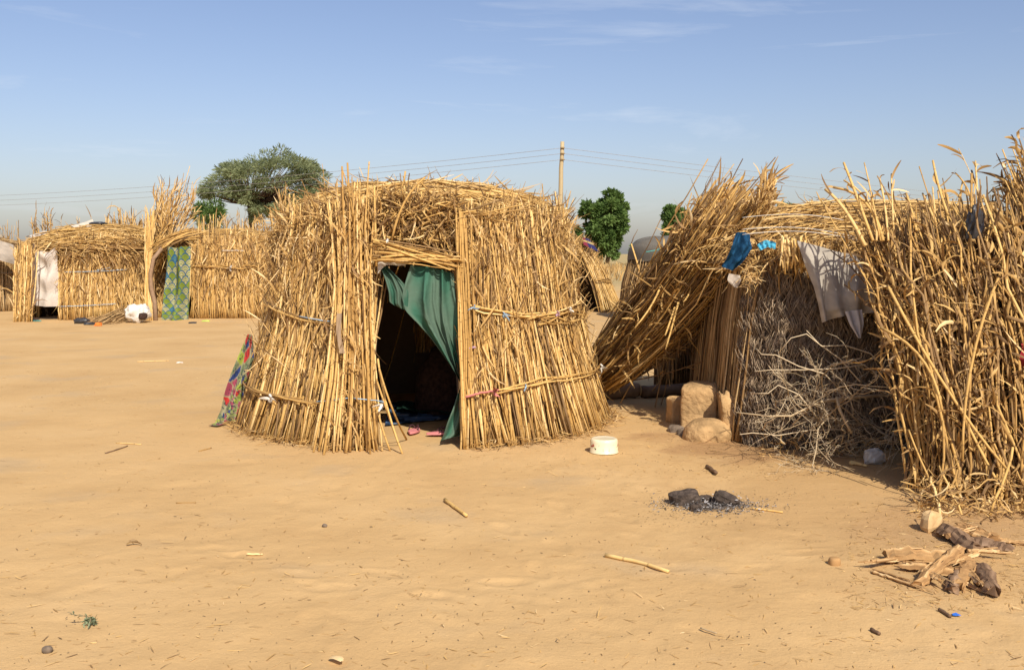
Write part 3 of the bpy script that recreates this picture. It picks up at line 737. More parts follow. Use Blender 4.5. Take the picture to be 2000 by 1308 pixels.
# printed cloth at the hut's left side
def print_red(U, V):
    rs = np.random.default_rng(4); n = 90
    s_ = np.stack([rs.uniform(0, 1, n) * .32, rs.uniform(0, 1, n)], -1); cid = rs.integers(0, 6, n)
    pal = np.array([[.30, .36, .06], [.42, .035, .03], [.03, .05, .16], [.28, .33, .10], [.16, .19, .10], [.30, .06, .09]])
    d = (U[..., None] * .32 - s_[:, 0]) ** 2 + (V[..., None] - s_[:, 1]) ** 2
    o = np.argsort(d, -1); d1 = np.sqrt(np.take_along_axis(d, o[..., :1], -1)[..., 0]); d2 = np.sqrt(np.take_along_axis(d, o[..., 1:2], -1)[..., 0])
    c = pal[cid[o[..., 0]]]
    e = (d2 - d1) < .008
    c[e] = [.30, .27, .16]
    ring = (d1 > .018) & (d1 < .024); c[ring] = [.02, .03, .05]
    return c
rows = [[P(484, 652, 9.75), P(494, 655, 9.75)], [P(468, 690, 9.7), P(496, 700, 9.72)], [P(452, 730, 9.66), P(482, 745, 9.66)], [P(440, 765, 9.6), P(474, 775, 9.62)], [P(431, 800, 9.55), P(468, 808, 9.55)], [P(418, 826, 9.5), P(465, 822, 9.52)], [G(404, 834), G(430, 832), G(458, 824)]]
g, U, V = cloth_grid(rows, 30, 90, lambda U, V: .03 * np.sin(U * 9 + V * 5) * (.4 + V))
g[..., 2] = np.maximum(g[..., 2], .012)
mb = MB(); add_grid(mb, g, print_red(U, V)); o = mb.build('printed_cloth', CLOTH, loc=G(440, 830)); setp(o, 'red, green and blue printed cloth hanging at the large hut side', 'cloth')

# inside the hut
def matcol(U, V):
    c = np.broadcast_to(np.array([.13, .24, .42]), (*U.shape, 3)).copy()
    k = (vnoise(U * 8, V * 7, 4) > .08) | (np.abs((V * 6) % 1 - .5) < .08); c[k] = [.03, .055, .10]
    c[(vnoise(U * 13, V * 11, 6) > .27)] = [.32, .38, .45]
    return c
a_, b_, c_, d_ = G(752, 835), G(872, 822), G(905, 790), G(760, 790)
g, U, V = cloth_grid([[a_, b_], [d_, c_]], 60, 40, lambda U, V: .006 * np.sin(V * 9 + U * 6), (0, 0, 1)); g[..., 2] = np.maximum(H(g[..., 0], g[..., 1]), 0) + .018
mb = MB(); add_grid(mb, g, matcol(U, V)); o = mb.build('floor_mat', CLOTH, loc=a_); setp(o, 'blue patterned floor mat just inside the hut doorway', 'mat')
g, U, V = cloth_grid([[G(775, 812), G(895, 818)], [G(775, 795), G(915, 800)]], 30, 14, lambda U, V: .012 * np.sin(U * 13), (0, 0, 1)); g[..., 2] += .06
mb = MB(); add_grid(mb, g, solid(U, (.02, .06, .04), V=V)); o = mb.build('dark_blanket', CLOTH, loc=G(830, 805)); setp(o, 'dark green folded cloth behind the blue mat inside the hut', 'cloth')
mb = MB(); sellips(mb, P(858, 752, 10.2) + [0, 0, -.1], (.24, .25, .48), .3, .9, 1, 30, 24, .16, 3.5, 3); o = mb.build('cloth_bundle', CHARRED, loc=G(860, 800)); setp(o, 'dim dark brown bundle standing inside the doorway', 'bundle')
def flipflop(name, label, p, ang, mat, strap, s=1.0, group=None):
    root = thing(name, label, 'sandal', p, group)
    t = np.linspace(0, 2 * np.pi, 28, endpoint=False)
    y = .125 * np.cos(t); x = (.047 + .010 * np.cos(t)) * np.sin(t) * (1 - .12 * np.cos(2 * t)) 
    ca, sa = math.cos(ang), math.sin(ang)
    X = (x * ca - y * sa) * s; Y = (x * sa + y * ca) * s
    n = len(t); v = np.concatenate([np.stack([X, Y, 0 * X + .004], -1), np.stack([X, Y, 0 * X + .022 * s], -1)]) + p
    i = np.arange(n); j = np.roll(i, -1)
    mb = MB(); mb.add(v, [np.stack([i, j, j + n, i + n], -1), (i + n)[None]], .5, 0); mb.build('sole', mat, root, smooth=False)
    def L3(x, y, z): return np.array([(x * ca - y * sa) * s, (x * sa + y * ca) * s, z * s]) + p
    mb = MB()
    for sd in (-1, 1):
        c = np.array([[L3(0, .075, .022), L3(sd * .03, .045, .062), L3(sd * .047, -.02, .018)]]); tubes(mb, bend(c, 8), .006 * s, 5, .5)
    mb.build('strap', strap, root)
flipflop('flip_flop', 'pink flip-flop on the sand by the blue mat in the doorway', G(808, 846) + [0, 0, .01], -.15, PINK, DARKRUBBER, .95, 'pink flip-flops')
flipflop('flip_flop', 'pink flip-flop half hidden by the trailing green curtain', G(858, 850) + [0, 0, .01], -1.2, PINK, DARKRUBBER, .95, 'pink flip-flops')

# ------------------------------------------------------------------ right hut with the grey woven panel
RC = np.array([3.35, 9.75])
S2 = round_surface(RC[0], RC[1], [0, 1.0, 1.65], [1.52, 1.45, 1.36], sq=4.6)
rh = thing('mat_hut', 'low hut with weathered grey woven wall panel behind the thorn brush', 'hut', (RC[0], RC[1], 0))
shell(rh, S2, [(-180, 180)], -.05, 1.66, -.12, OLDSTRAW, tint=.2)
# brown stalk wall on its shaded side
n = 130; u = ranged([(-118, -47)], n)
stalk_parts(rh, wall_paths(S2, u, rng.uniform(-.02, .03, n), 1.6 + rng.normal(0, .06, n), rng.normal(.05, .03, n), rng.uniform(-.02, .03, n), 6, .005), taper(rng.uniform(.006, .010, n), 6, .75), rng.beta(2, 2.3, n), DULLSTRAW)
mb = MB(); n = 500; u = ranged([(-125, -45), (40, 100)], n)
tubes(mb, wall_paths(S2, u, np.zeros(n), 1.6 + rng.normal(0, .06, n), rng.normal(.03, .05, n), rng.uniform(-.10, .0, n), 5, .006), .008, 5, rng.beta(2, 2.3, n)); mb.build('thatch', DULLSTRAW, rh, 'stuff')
# woven grey panel: thin stalks zigzagging row by row
mb = MB(); n = 1150; K = 26; u = np.radians(rng.uniform(-53, 45, n)); zt = 1.58 + rng.normal(0, .03, n); t = np.linspace(0, 1, K)[None]
z = zt[:, None] * t
zig = 0.055 * (np.abs((z / .34 + rng.normal(0, .05, n)[:, None]) % 1 - .5) * 2 - .5)
uu = u[:, None] + zig * (1 + .3 * rng.normal(0, 1, n))[:, None] - .10 * (t - .5)
p = S2(uu, z, (rng.uniform(-.03, .02, n))[:, None] + .014 * np.cos(z * 2 * np.pi / .17)); p = p + rng.normal(0, .003, p.shape)
tubes(mb, p, .0034, 4, rng.beta(2, 1.8, n)); mb.build('woven_panel', OLDSTRAW, rh, 'stuff')
mb = MB(); n = 2600; u = np.radians(rng.uniform(-53, 40, n)); z = rng.uniform(.03, 1.5, n); sg = np.where((z / .17).astype(int) % 2 == 0, 1, -1)
p0 = S2(u, z, rng.uniform(0, .02, n)); out = nrm(S2(u, z, 1.) - S2(u, z, 0.)); tg = np.stack([np.cos(u), np.sin(u), 0 * u], -1)
d = tg * (sg * rng.uniform(.2, .7, n))[:, None] + np.array([0, 0, 1.]) + out * rng.uniform(0, .2, n)[:, None]
tubes(mb, leafpaths(p0, d, rng.uniform(.07, .16, n), 3, .02, .05), .003, 4, rng.beta(2.3, 1.5, n)); mb.build('woven_strands', OLDSTRAW, rh, 'stuff')
roof(rh, RC[0], RC[1], 1.62, 1.60, .43, 60, 900, 2200, expo=3.2, ang=.45, front_only=False, overhang=1.03, lay=.06, lmin=.3, lmax=1.3, rmin=.004, rmax=.008)
# thick ragged roof fringe at the front
n = 1500; mb = MB(); u = np.radians(rng.uniform(-75, 30, n)); z = rng.uniform(1.52, 1.74, n); p0 = S2(u, z, rng.uniform(-.04, .12, n))
add_leaves(mb, p0, np.stack([rng.normal(0, .6, n), rng.normal(-.2, .4, n), rng.normal(-.45, .6, n)], -1), rng.uniform(.08, .28, n), rng.uniform(.006, .02, n), .2, .2, 5, rng.beta(2, 1.9, n)); mb.build('roof_fringe', LEAF, rh, 'stuff')
for k, (u0, u1) in enumerate([(1545, 1562), (1528, 1540), (1558, 1575)]):
    n = 14; a = np.stack([P(rng.uniform(u0, u1), 465 + rng.normal(0, 6), 8.25 + rng.uniform(-.03, .03)) for _ in range(n)]); b = a + np.stack([rng.normal(0, .02, n), rng.normal(-.02, .02, n), -rng.uniform(.14, .3, n)], -1)
    mb = MB(); tubes(mb, bend(np.stack([a, (a + b) / 2 + rng.normal(0, .01, (n, 3)), b], 1), 5), .007, 5, rng.beta(3, 1.7, n)); mb.build('hanging_stalks', STRAW, rh)
for y0, y1, yy_ in [(425, 437, 8.7), (448, 466, 8.35), (458, 470, 8.3)]:
    mb = MB(); t = np.linspace(0, 1, 12); p = np.stack([P(1450 + 230 * q, y0 + (y1 - y0) * q - 12 * math.sin(q * 3.1), yy_ - .02) for q in t]); tubes(mb, p[None], .0028, 5, .5); mb.build('string', WHITERAG, rh)
# long pole lying on the roof
mb = MB(); tubes(mb, np.array([[P(1560, 402, 9.2), P(1610, 412, 9.2), P(1660, 431, 9.1), P(1700, 450, 9.0)]]), .009, 6, .75); mb.build('roof_pole', STRAW, rh)
# cloths on its wall
g, U, V = cloth_grid([[P(1556, 470, 8.18), P(1610, 484, 8.16), P(1668, 498, 8.12), P(1712, 515, 8.1)], [P(1572, 520, 8.15), P(1620, 530, 8.08), P(1670, 540, 8.06), P(1716, 560, 8.06)], [P(1588, 560, 8.12), P(1625, 570, 8.02), P(1668, 580, 8.0), P(1716, 592, 8.02)], [P(1598, 600, 8.1), P(1622, 606, 8.0), P(1660, 600, 8.0), P(1714, 606, 8.02)], [P(1605, 630, 8.08), P(1612, 627, 8.05), P(1650, 616, 8.02), P(1712, 610, 8.02)]], 50, 40,
    lambda U, V: .035 * np.sin(U * 22) * V + .02 * np.sin(U * 9 + V * 3) + .015 * vnoise(U * 6, V * 6, 2))
mb = MB(); add_grid(mb, g, solid(U, (.42, .375, .31), .16, 2, V)); o = mb.build('sack_cloth', CLOTH, loc=P(1600, 480, 8.15)); setp(o, 'dirty grey sack cloth hung from the low hut roof', 'cloth')
g, U, V = cloth_grid([[P(1650, 608, 7.98), P(1684, 604, 7.95)], [P(1660, 635, 7.95), P(1688, 630, 7.93)], [P(1676, 660, 7.94), P(1682, 660, 7.94)]], 16, 16, lambda U, V: .015 * np.sin(U * 12))
mb = MB(); add_grid(mb, g, solid(U, (.55, .52, .50), V=V)); o = mb.build('white_rag', CLOTH, loc=P(1665, 612, 7.95)); setp(o, 'small white rag dangling beside the big stalk stack', 'cloth')
def bluec(U, V):
    return solid(U, (.017, .08, .17), .3, 5, V)
g, U, V = cloth_grid([[P(1437, 455, 8.52), P(1452, 452, 8.48), P(1466, 460, 8.46)], [P(1428, 480, 8.52), P(1450, 478, 8.46), P(1470, 484, 8.45)], [P(1420, 502, 8.56), P(1446, 508, 8.48), P(1462, 496, 8.46)], [P(1410, 520, 8.6), P(1430, 530, 8.54), P(1446, 516, 8.5)]], 26, 26, lambda U, V: .03 * np.sin(U * 10 + V * 4) + .03 * vnoise(U * 7, V * 7, 1))
mb = MB(); add_grid(mb, g, bluec(U, V)); o = mb.build('blue_sheet', CLOTH, loc=P(1440, 460, 8.6)); setp(o, 'crumpled blue plastic sheet tucked under the low hut roof corner', 'plastic sheet')
g, U, V = cloth_grid([[P(1478, 478, 8.36), P(1495, 468, 8.34), P(1516, 474, 8.32)], [P(1484, 490, 8.33), P(1500, 482, 8.3), P(1514, 487, 8.31)]], 24, 10, lambda U, V: .03 * vnoise(U * 9, V * 4, 1) + .015 * np.sin(U * 25))
mb = MB(); add_grid(mb, g, solid(U, (.10, .42, .58), .3, 5, V)); o = mb.build('blue_scrap', CLOTH, loc=P(1495, 475, 8.34)); setp(o, 'light blue plastic scrap tied on the low hut roof edge', 'plastic')
g, U, V = cloth_grid([[P(1424, 534, 8.50), P(1446, 538, 8.46)], [P(1419, 548, 8.49), P(1448, 548, 8.44)], [P(1436, 562, 8.46), P(1440, 562, 8.46)]], 10, 10, lambda U, V: .02 * vnoise(U * 5, V * 5, 1))
mb = MB(); add_grid(mb, g, solid(U, (.45, .38, .30), V=V)); o = mb.build('pale_rag', CLOTH, loc=P(1430, 545, 8.55)); setp(o, 'pale rag hanging below the blue plastic sheet', 'cloth')
n = 90; mb = MB(); p0 = np.stack([P(rng.normal(1466, 8), rng.normal(536, 14), 8.32 + rng.uniform(-.05, .05)) for _ in range(n)])
add_leaves(mb, p0, rng.normal(0, 1, (n, 3)) + [0, -.4, -.5], rng.uniform(.04, .12, n), np.full(n, .006), .15, .3, 4, rng.uniform(.7, 1, n)); o = mb.build('fibre_tuft', LEAF, loc=P(1466, 536, 8.32)); setp(o, 'whitish tuft of frayed fibre at the woven panel corner', 'fibre tuft')

# ------------------------------------------------------------------ leaning sheaf between the huts
sh = thing('leaning_sheaf', 'large sheaf of stalks leaning from ground onto the low hut roof', 'sheaf', (1.0, 10.9, 0))
A = np.array([1.0, 10.85, 0.38]); B = np.array([2.08, 9.55, 1.93]); ax = (B - A) / np.linalg.norm(B - A)
e1 = nrm(np.cross(ax, [0, 0, 1.])); e2 = np.cross(e1, ax)
if e2[2] < 0: e2 = -e2
def sheaf_paths(n, r0, r1, outer=False, K=8, front=0.0):
    a = rng.uniform(0, 2 * np.pi, n); q = np.sqrt(rng.uniform(.75 if outer else 0, 1, n))
    ca, sa = np.cos(a) * q, np.sin(a) * q
    b = A + e1 * (ca * r0 * .9)[:, None] + e2 * (sa * r0)[:, None] - ax * rng.uniform(-.1, .12, n)[:, None]
    c = B + e1 * (ca * r1 * .9 + rng.normal(0, .05, n))[:, None] + e2 * (sa * r1 + rng.normal(0, .05, n))[:, None] + ax * np.clip(rng.normal(.02, .13, n), -.4, .22)[:, None]
    c = c + rng.normal(0, .07, (n, 3)) + (rng.uniform(0, 1, n) < .18)[:, None] * rng.normal(0, .16, (n, 3)); m = (b + c) / 2 + np.array([0, 0, -.07]) + rng.normal(0, .035, (n, 3)) + e2 * (sa * .06)[:, None]
    return wobble(bend(np.stack([b, m, c], 1), K), .012)
pp = sheaf_paths(260, .25, .21, True)
stalk_parts(sh, pp, taper(rng.uniform(.005, .0105, 260), 8, .7), rng.beta(1.4, 2.3, 260), STRAW)
mb = MB(); ps = sheaf_paths(900, .25, .20); tubes(mb, ps, taper(rng.uniform(.006, .0105, 900), 8, .6), 5, rng.beta(1.5, 2.7, 900)); mb.build('inner_stalks', STRAW, sh, 'stuff')
mb = MB(); n = 2600; p0, d0, i = pick(pp, rng.beta(1.9, 1.1, n)); d0 = d0 * rng.choice([1, 1, -.7], n)[:, None] + rng.normal(0, .45, (n, 3)); add_leaves(mb, p0, d0, rng.uniform(.08, .36, n), rng.uniform(.007, .024, n), .10, .18, 5, rng.beta(1.7, 2.0, n))
n = 500; p0, d0, i = pick(ps, rng.uniform(.75, 1, n)); add_leaves(mb, p0, d0 + rng.normal(0, .3, (n, 3)), rng.uniform(.08, .26, n), rng.uniform(.01, .028, n), .05, .2, 6, rng.beta(2.4, 1.5, n))
mb.build('dry_leaves', LEAF, sh, 'stuff')
brk = [((1325, 590), (1312, 640), (1300, 682)), ((1318, 600), (1308, 630), (1299, 655)), ((1290, 560), (1270, 600), (1240, 640)), ((1420, 575), (1390, 580), (1365, 572)), ((1350, 560), (1345, 575), (1335, 590))]
cp = np.array([[P(*a, 9.7), P(*b, 9.66), P(*c, 9.62)] for a, b, c in brk]); stalk_parts(sh, bend(cp, 6), taper(np.full(5, .010), 6, .8), np.full(5, .72))
# wispy tops beyond the roof: second small sheaf end
n = 40; a = np.stack([P(rng.uniform(1440, 1480), rng.uniform(430, 470), 9.1) for _ in range(n)]); b = np.stack([P(rng.normal(1505, 8), rng.uniform(335, 400), 9.0 + rng.normal(0, .06)) for _ in range(n)])
stalk_parts(sh, wobble(bend(np.stack([a, (a + b) / 2 + [.02, 0, -.02], b], 1), 6), .005), taper(rng.uniform(.005, .009, n), 6, .5), rng.beta(2.8, 1.6, n))
mb = MB(); pq = bend(np.stack([a, (a + b) / 2, b], 1), 6); n = 130; p0, d0, i = pick(pq, rng.uniform(.3, 1, n)); add_leaves(mb, p0, d0 + rng.normal(0, .3, (n, 3)), rng.uniform(.1, .25, n), rng.uniform(.01, .024, n), .06, .2, 5, rng.beta(2.6, 1.4, n)); mb.build('tip_leaves', LEAF, sh, 'stuff')
# added screen of dark stalks, hides the bright background so the gap stays dark
sf = thing('dark_gap_screen', 'added screen of upright stalks keeping the gap behind the leaning sheaf dark', 'fence', (1.9, 11.9, 0))
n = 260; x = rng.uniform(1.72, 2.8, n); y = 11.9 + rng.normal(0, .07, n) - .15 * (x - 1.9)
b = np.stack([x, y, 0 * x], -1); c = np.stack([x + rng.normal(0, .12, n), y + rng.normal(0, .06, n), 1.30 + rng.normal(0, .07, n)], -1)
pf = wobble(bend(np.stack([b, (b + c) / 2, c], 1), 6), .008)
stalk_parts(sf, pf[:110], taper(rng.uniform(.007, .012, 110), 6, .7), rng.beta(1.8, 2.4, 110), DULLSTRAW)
mb = MB(); tubes(mb, pf[110:] + [0, .08, 0], .010, 5, rng.beta(1.8, 2.4, n - 110)); add_grid(mb, cloth_grid([[(1.7, 12.2, 1.22), (2.85, 11.95, 1.22)], [(1.7, 12.2, -.05), (2.85, 11.95, -.05)]], 6, 6)[0], tint=.1); mb.build('thatch', DULLSTRAW, sf, 'stuff')  # back stalks plus a dark sheet standing in for the gap's deep shade
n = 26; a = np.stack([P(rng.uniform(1290, 1420), rng.uniform(600, 680), 10.6 + rng.uniform(-.3, .5)) for _ in range(n)]); b = a + np.stack([rng.normal(0, .15, n), rng.normal(0, .1, n), -rng.uniform(.2, .9, n)], -1); b[:, 2] = np.maximum(b[:, 2], .02)
stalk_parts(sh, bend(np.stack([a, (a + b) / 2 + rng.normal(0, .03, (n, 3)), b], 1), 5), taper(rng.uniform(.006, .010, n), 5, .8), rng.beta(1.8, 2.4, n), DULLSTRAW, 'hanging_stalk')
def log(name, label, cat, pts, rad, mat, K=10, sides=12, tint=.5, rough=.12, group=None, endmat=None):
    pts = np.asarray(pts, float); t = np.linspace(0, 1, len(pts)); tt = np.linspace(0, 1, K)
    p = np.stack([np.interp(tt, t, pts[:, k]) for k in range(3)], -1)[None]
    root = thing(name, label, cat, pts[0], group)
    mb = MB(); r = rad * (1 + rng.normal(0, rough * .3, (1, K)))
    tubes(mb, p, r, sides, tint, cap=True, vt=rng.normal(0, .12, (1, 1, sides)))
    mb.v[-1] = mb.v[-1] + rng.normal(0, rad * rough * .25, mb.v[-1].shape)
    mb.build('trunk_wood', mat, root)
    if endmat is not None:
        d = nrm(p[0, -1] - p[0, -2]); mb = MB(); q = np.stack([p[0, -1] - d * .002, p[0, -1] + d * .012])[None]; tubes(mb, q, rad * .93, sides, .9, vt=rng.normal(0, .1, (1, 1, sides))); mb.build('cut_end', endmat, root)
    return root
log('log', 'smooth reddish log lying under the leaning sheaf', 'log', [G(1180, 780) + [0, 0, .085], G(1245, 776) + [0, 0, .085]], .085, BARK, tint=.85, endmat=WOOD)
log('log', 'dim log in the shade behind the reddish log', 'log', [G(1255, 778) + [0, 0, .07], G(1345, 772) + [0, 0, .07]], .07, BARK, tint=.4)

# ------------------------------------------------------------------ clay stove
st = thing('clay_stove', 'mud built stove with low wall and tall block by the grey panel', 'stove', G(1400, 850))
pw = G(1313, 829); pe = G(1392, 826)
mb = MB(); c = (pw + pe) / 2; L_ = np.linalg.norm(pe - pw) / 2; sellips(mb, c + [0, .10, .10], (L_ + .02, .085, .145), math.atan2(pe[1] - pw[1], pe[0] - pw[0]), .22, .25, 56, 34, .05, 5, 2); mb.build('low_wall', CLAY, st)
mb = MB(); sellips(mb, np.array([1.74, 9.30, .13]), (.17, .27, .29), -.30, .2, .22, 56, 36, .05, 5, 5); mb.build('tall_block', CLAY, st)
mb = MB(); sellips(mb, np.array([1.90, 8.88, .09]), (.07, .19, .30), -.12, .35, .35, 40, 30, .14, 5, 8, tilt=.12); mb.build('side_slab', CLAY, st)
mb = MB(); c = G(1387, 862); sellips(mb, c + [0.02, .14, .015], (.21, .18, .155), .1, .8, .85, 50, 30, .10, 4, 9); mb.build('mound', CLAY, st)
for i, (u_, v_, r_, lb) in enumerate([(1322, 843, .085, 'flat grey stone lying before the clay stove low wall'), (1337, 849, .07, 'darker grey stone touching the clay stove mound')]):
    c = G(u_, v_); mb = MB(); sellips(mb, c + [0, 0, .018], (r_, r_ * .8, .045), i * .7, .7, .8, 22, 14, .16, 5, 20 + i); o = mb.build('stone', STONE_GREY, loc=c); setp(o, lb, 'stone', 'grey stones at the clay stove')

# ------------------------------------------------------------------ enamel pot, upside down
pc = G(1182, 887); pc[1] += .105; pc[2] = float(H(pc[0], pc[1]))
pot = thing('enamel_pot', 'cream enamel pot with red flowers upside down on the sand', 'pot', pc)
prof = [(.113, .003), (.117, .003), (.118, .010), (.113, .014), (.1125, .09), (.110, .104), (.104, .114), (.094, .119), (.088, .117), (.05, .1165), (.001, .117)]
na = 48; a = np.linspace(0, 2 * np.pi, na, endpoint=False); mb = MB()
v = np.stack([[[r * math.sin(t), -r * math.cos(t), z] for t in a] for r, z in prof]) + pc
i = np.arange(len(prof) * na).reshape(len(prof), na); j = np.roll(i, -1, 1); mb.add(v, [np.stack([i[:-1], j[:-1], j[1:], i[1:]], -1).reshape(-1, 4)], .5, 0); mb.build('body', ENAMEL, pot)
def decal(th0, z0, r, mat, name, petals=5):
    mb = MB(); n = 20; t = np.linspace(0, 2 * np.pi, n, endpoint=False); rr = r * (.7 + .3 * np.cos(t * petals)); th = th0 + rr * np.cos(t) / .113; z = z0 + rr * np.sin(t)
    v = np.stack([.1152 * np.sin(th), -.1152 * np.cos(th), z], -1) + pc; mb.add(v, [np.arange(n)[None]], .5, 0); mb.build(name, mat, pot, smooth=False)
for th0, z0, r, m_ in [(-.95, .070, .016, RED), (-1.15, .062, .012, RED), (-.72, .045, .008, DARKMARK), (-.78, .055, .007, LIME), (1.25, .068, .015, RED), (1.05, .06, .006, LIME), (-.15, .045, .0035, DARKMARK), (-.15, .033, .0035, DARKMARK), (.28, .045, .0035, DARKMARK), (.28, .033, .0035, DARKMARK), (-.45, .075, .003, DARKMARK), (.6, .08, .003, DARKMARK)]:
    decal(th0, z0, r, m_, 'flower_print')

# ------------------------------------------------------------------ thorn brush heap
bh = thing('thorn_brush', 'tangled heap of pale thorny branches against the grey woven panel', 'brush', G(1600, 890))
def twigs(n, p0, d0, L, r, K, curl, droop):
    return leafpaths(p0, d0, L, K, droop, curl), np.linspace(1, .45, K)[None] * r[:, None]
def kink(p, amp):
    return p + rng.normal(0, amp, p.shape)
n = 160
p0 = np.stack([G(rng.uniform(1500, 1790), rng.uniform(845, 885), rng.uniform(.03, .35)) for _ in range(n)]); p0[:, 1] = rng.uniform(7.75, 8.25, n)
d0 = np.stack([rng.normal(-.55, .7, n), rng.normal(-.12, .3, n), rng.uniform(.1, 1.0, n)], -1)
main, rm = twigs(n, p0, d0, rng.uniform(.5, 1.25, n), rng.uniform(.003, .0065, n), 10, .16, .08); main = kink(main, .012)
main[..., 2] = np.maximum(main[..., 2], .01)
uu_, vv_ = proj(main); ok = (uu_.min(1) > 1448) & (vv_.min(1) > 640) & (main[..., 1].max(1) < 8.35); main = main[ok][:32]; rm = rm[ok][:32]; n = len(main)
for i in range(n):
    mb = MB(); tubes(mb, main[i:i + 1], rm[i:i + 1], 5, float(rng.beta(2, 1.6))); mb.build('branch', TWIG, bh)
# the curved thick branch across the heap
bp = [P(1438, 805, 7.75), P(1500, 812, 7.72), P(1545, 812, 7.72), P(1600, 785, 7.78), P(1640, 778, 7.85), P(1740, 770, 8.0)]
mb = MB(); tubes(mb, np.array([bp]), np.array([[.004, .006, .008, .010, .012, .014]]), 6, .55); mb.build('branch', TWIG, bh)
bp = [P(1634, 775, 7.7), P(1640, 800, 7.66), P(1652, 825, 7.62), P(1664, 846, 7.6)]
mb = MB(); tubes(mb, np.array([bp]), np.array([[.013, .012, .011, .009]]), 6, .5); mb.build('branch', TWIG, bh)
for pts in ([(1520, 690), (1545, 660), (1575, 652), (1605, 676), (1650, 674), (1700, 690), (1725, 715)], [(1476, 680), (1488, 692), (1515, 693), (1560, 715), (1610, 730), (1640, 760)], [(1474, 725), (1510, 722), (1570, 722), (1630, 720), (1690, 712)], [(1465, 768), (1500, 768), (1520, 752), (1560, 770), (1600, 820)], [(1575, 645), (1600, 672), (1640, 700), (1680, 745)], [(1445, 848), (1470, 845), (1520, 850), (1580, 840), (1650, 838)]):
    mb = MB(); p = np.array([[P(u_, v_, 7.78 + .08 * math.sin(u_ * .1)) for u_, v_ in pts]]); tubes(mb, p, np.linspace(.0032, .0055, len(pts))[None], 5, .85); mb.build('branch', TWIG, bh)
mb = MB()
m2 = main
for lev, (cnt, Lr, rr) in enumerate([(190, (.15, .5), .0026), (330, (.06, .22), .0017)]):
    q0, dd, i = pick(m2, rng.uniform(.1, 1, cnt)); dd = dd + rng.normal(0, .65, (cnt, 3))
    pth, rad_ = twigs(cnt, q0, dd, rng.uniform(*Lr, cnt), np.full(cnt, rr), 6, .22, .02); pth = kink(pth, .006); pth[..., 2] = np.maximum(pth[..., 2], .008)
    uu_, vv_ = proj(pth); ok = (uu_.min(1) > 1442) & (vv_.min(1) > 640); pth = pth[ok]; rad_ = rad_[ok]
    tubes(mb, pth, rad_, 4, rng.beta(2.4, 1.4, len(pth))); m2 = pth
q0, dd, i = pick(m2, rng.uniform(0, 1, 1500)); dd = rng.normal(0, 1, (1500, 3)); tubes(mb, leafpaths(q0, dd, rng.uniform(.015, .035, 1500), 2, 0, 0), .0012, 3, .85, cap=False)
mb.build('twigs', TWIG, bh, 'stuff')
mb = MB(); n = 500; p0 = np.stack([G(rng.uniform(1480, 1780), rng.uniform(850, 893), .01) for _ in range(n)]); p0[:, 2] = rng.uniform(.01, .25, n) ** 1.5
add_leaves(mb, p0, rng.normal(0, 1, (n, 3)), rng.uniform(.03, .14, n), rng.uniform(.004, .012, n), .1, .3, 4, rng.beta(2, 1.6, n)); mb.build('caught_leaves', LEAF, bh, 'stuff')

# ------------------------------------------------------------------ big stack of leafy stalks at the right
sk = thing('stalk_stack', 'big leafy stack of upright dry stalks beside the thorn brush', 'stalk stack', (3.4, 6.9, 0))
def stack_paths(n, outer, K=10):
    if outer:
        a = rng.uniform(-np.pi * 1.05, np.pi * .05, n); q = rng.uniform(.88, 1.03, n)
    else:
        a = rng.uniform(0, 2 * np.pi, n); q = np.sqrt(rng.uniform(0, .95, n))
    sx, sy = np.cos(a) * q, np.sin(a) * q
    j = lambda s: rng.normal(0, s, n)
    b = np.stack([3.62 + .84 * sx + j(.05), 6.92 + .52 * sy + j(.04), 0 * sx], -1)
    m = np.stack([3.66 + .94 * sx + j(.06), 7.16 + .46 * sy + j(.05), .95 + j(.05)], -1)
    top = 1.80 + j(.13) + .10 * np.clip(sx, -1, 1) + (rng.uniform(0, 1, n) < .12) * rng.uniform(0, .28, n)
    c = np.stack([3.80 + 1.16 * sx + j(.11), 7.72 + .42 * sy + j(.08), top], -1)
    return wobble(bend(np.stack([b, m, c], 1), K), .016)
po = stack_paths(300, True); rad = rng.uniform(.0055, .0115, 300)
stalk_parts(sk, po, taper(rad, 10, .8), rng.beta(1.6, 2.5, 300))
mb = MB(); pi_ = stack_paths(1700, False); tubes(mb, pi_, taper(rng.uniform(.005, .010, 1700), 10, .7), 5, rng.beta(1.4, 2.6, 1700)); mb.build('inner_stalks', STRAW, sk, 'stuff')
mb = MB(); n = 5600; p0, d0, i = pick(po, rng.beta(1.2, 1.15, n)); d0 = d0 * rng.choice([1, 1, -.8], n)[:, None] + rng.normal(0, .42, (n, 3)) + np.array([0, -.15, 0])
add_leaves(mb, p0, d0, rng.uniform(.05, .30, n), rng.uniform(.006, .026, n), .12, .20, 6, rng.beta(1.6, 2.1, n), twist=1.8)
n = 900; p0, d0, i = pick(pi_, rng.uniform(.7, 1, n)); add_leaves(mb, p0, d0 + rng.normal(0, .35, (n, 3)), rng.uniform(.05, .17, n), rng.uniform(.010, .022, n), .2, .2, 6, rng.beta(2.5, 1.5, n))
mb.build('dry_leaves', LEAF, sk, 'stuff')
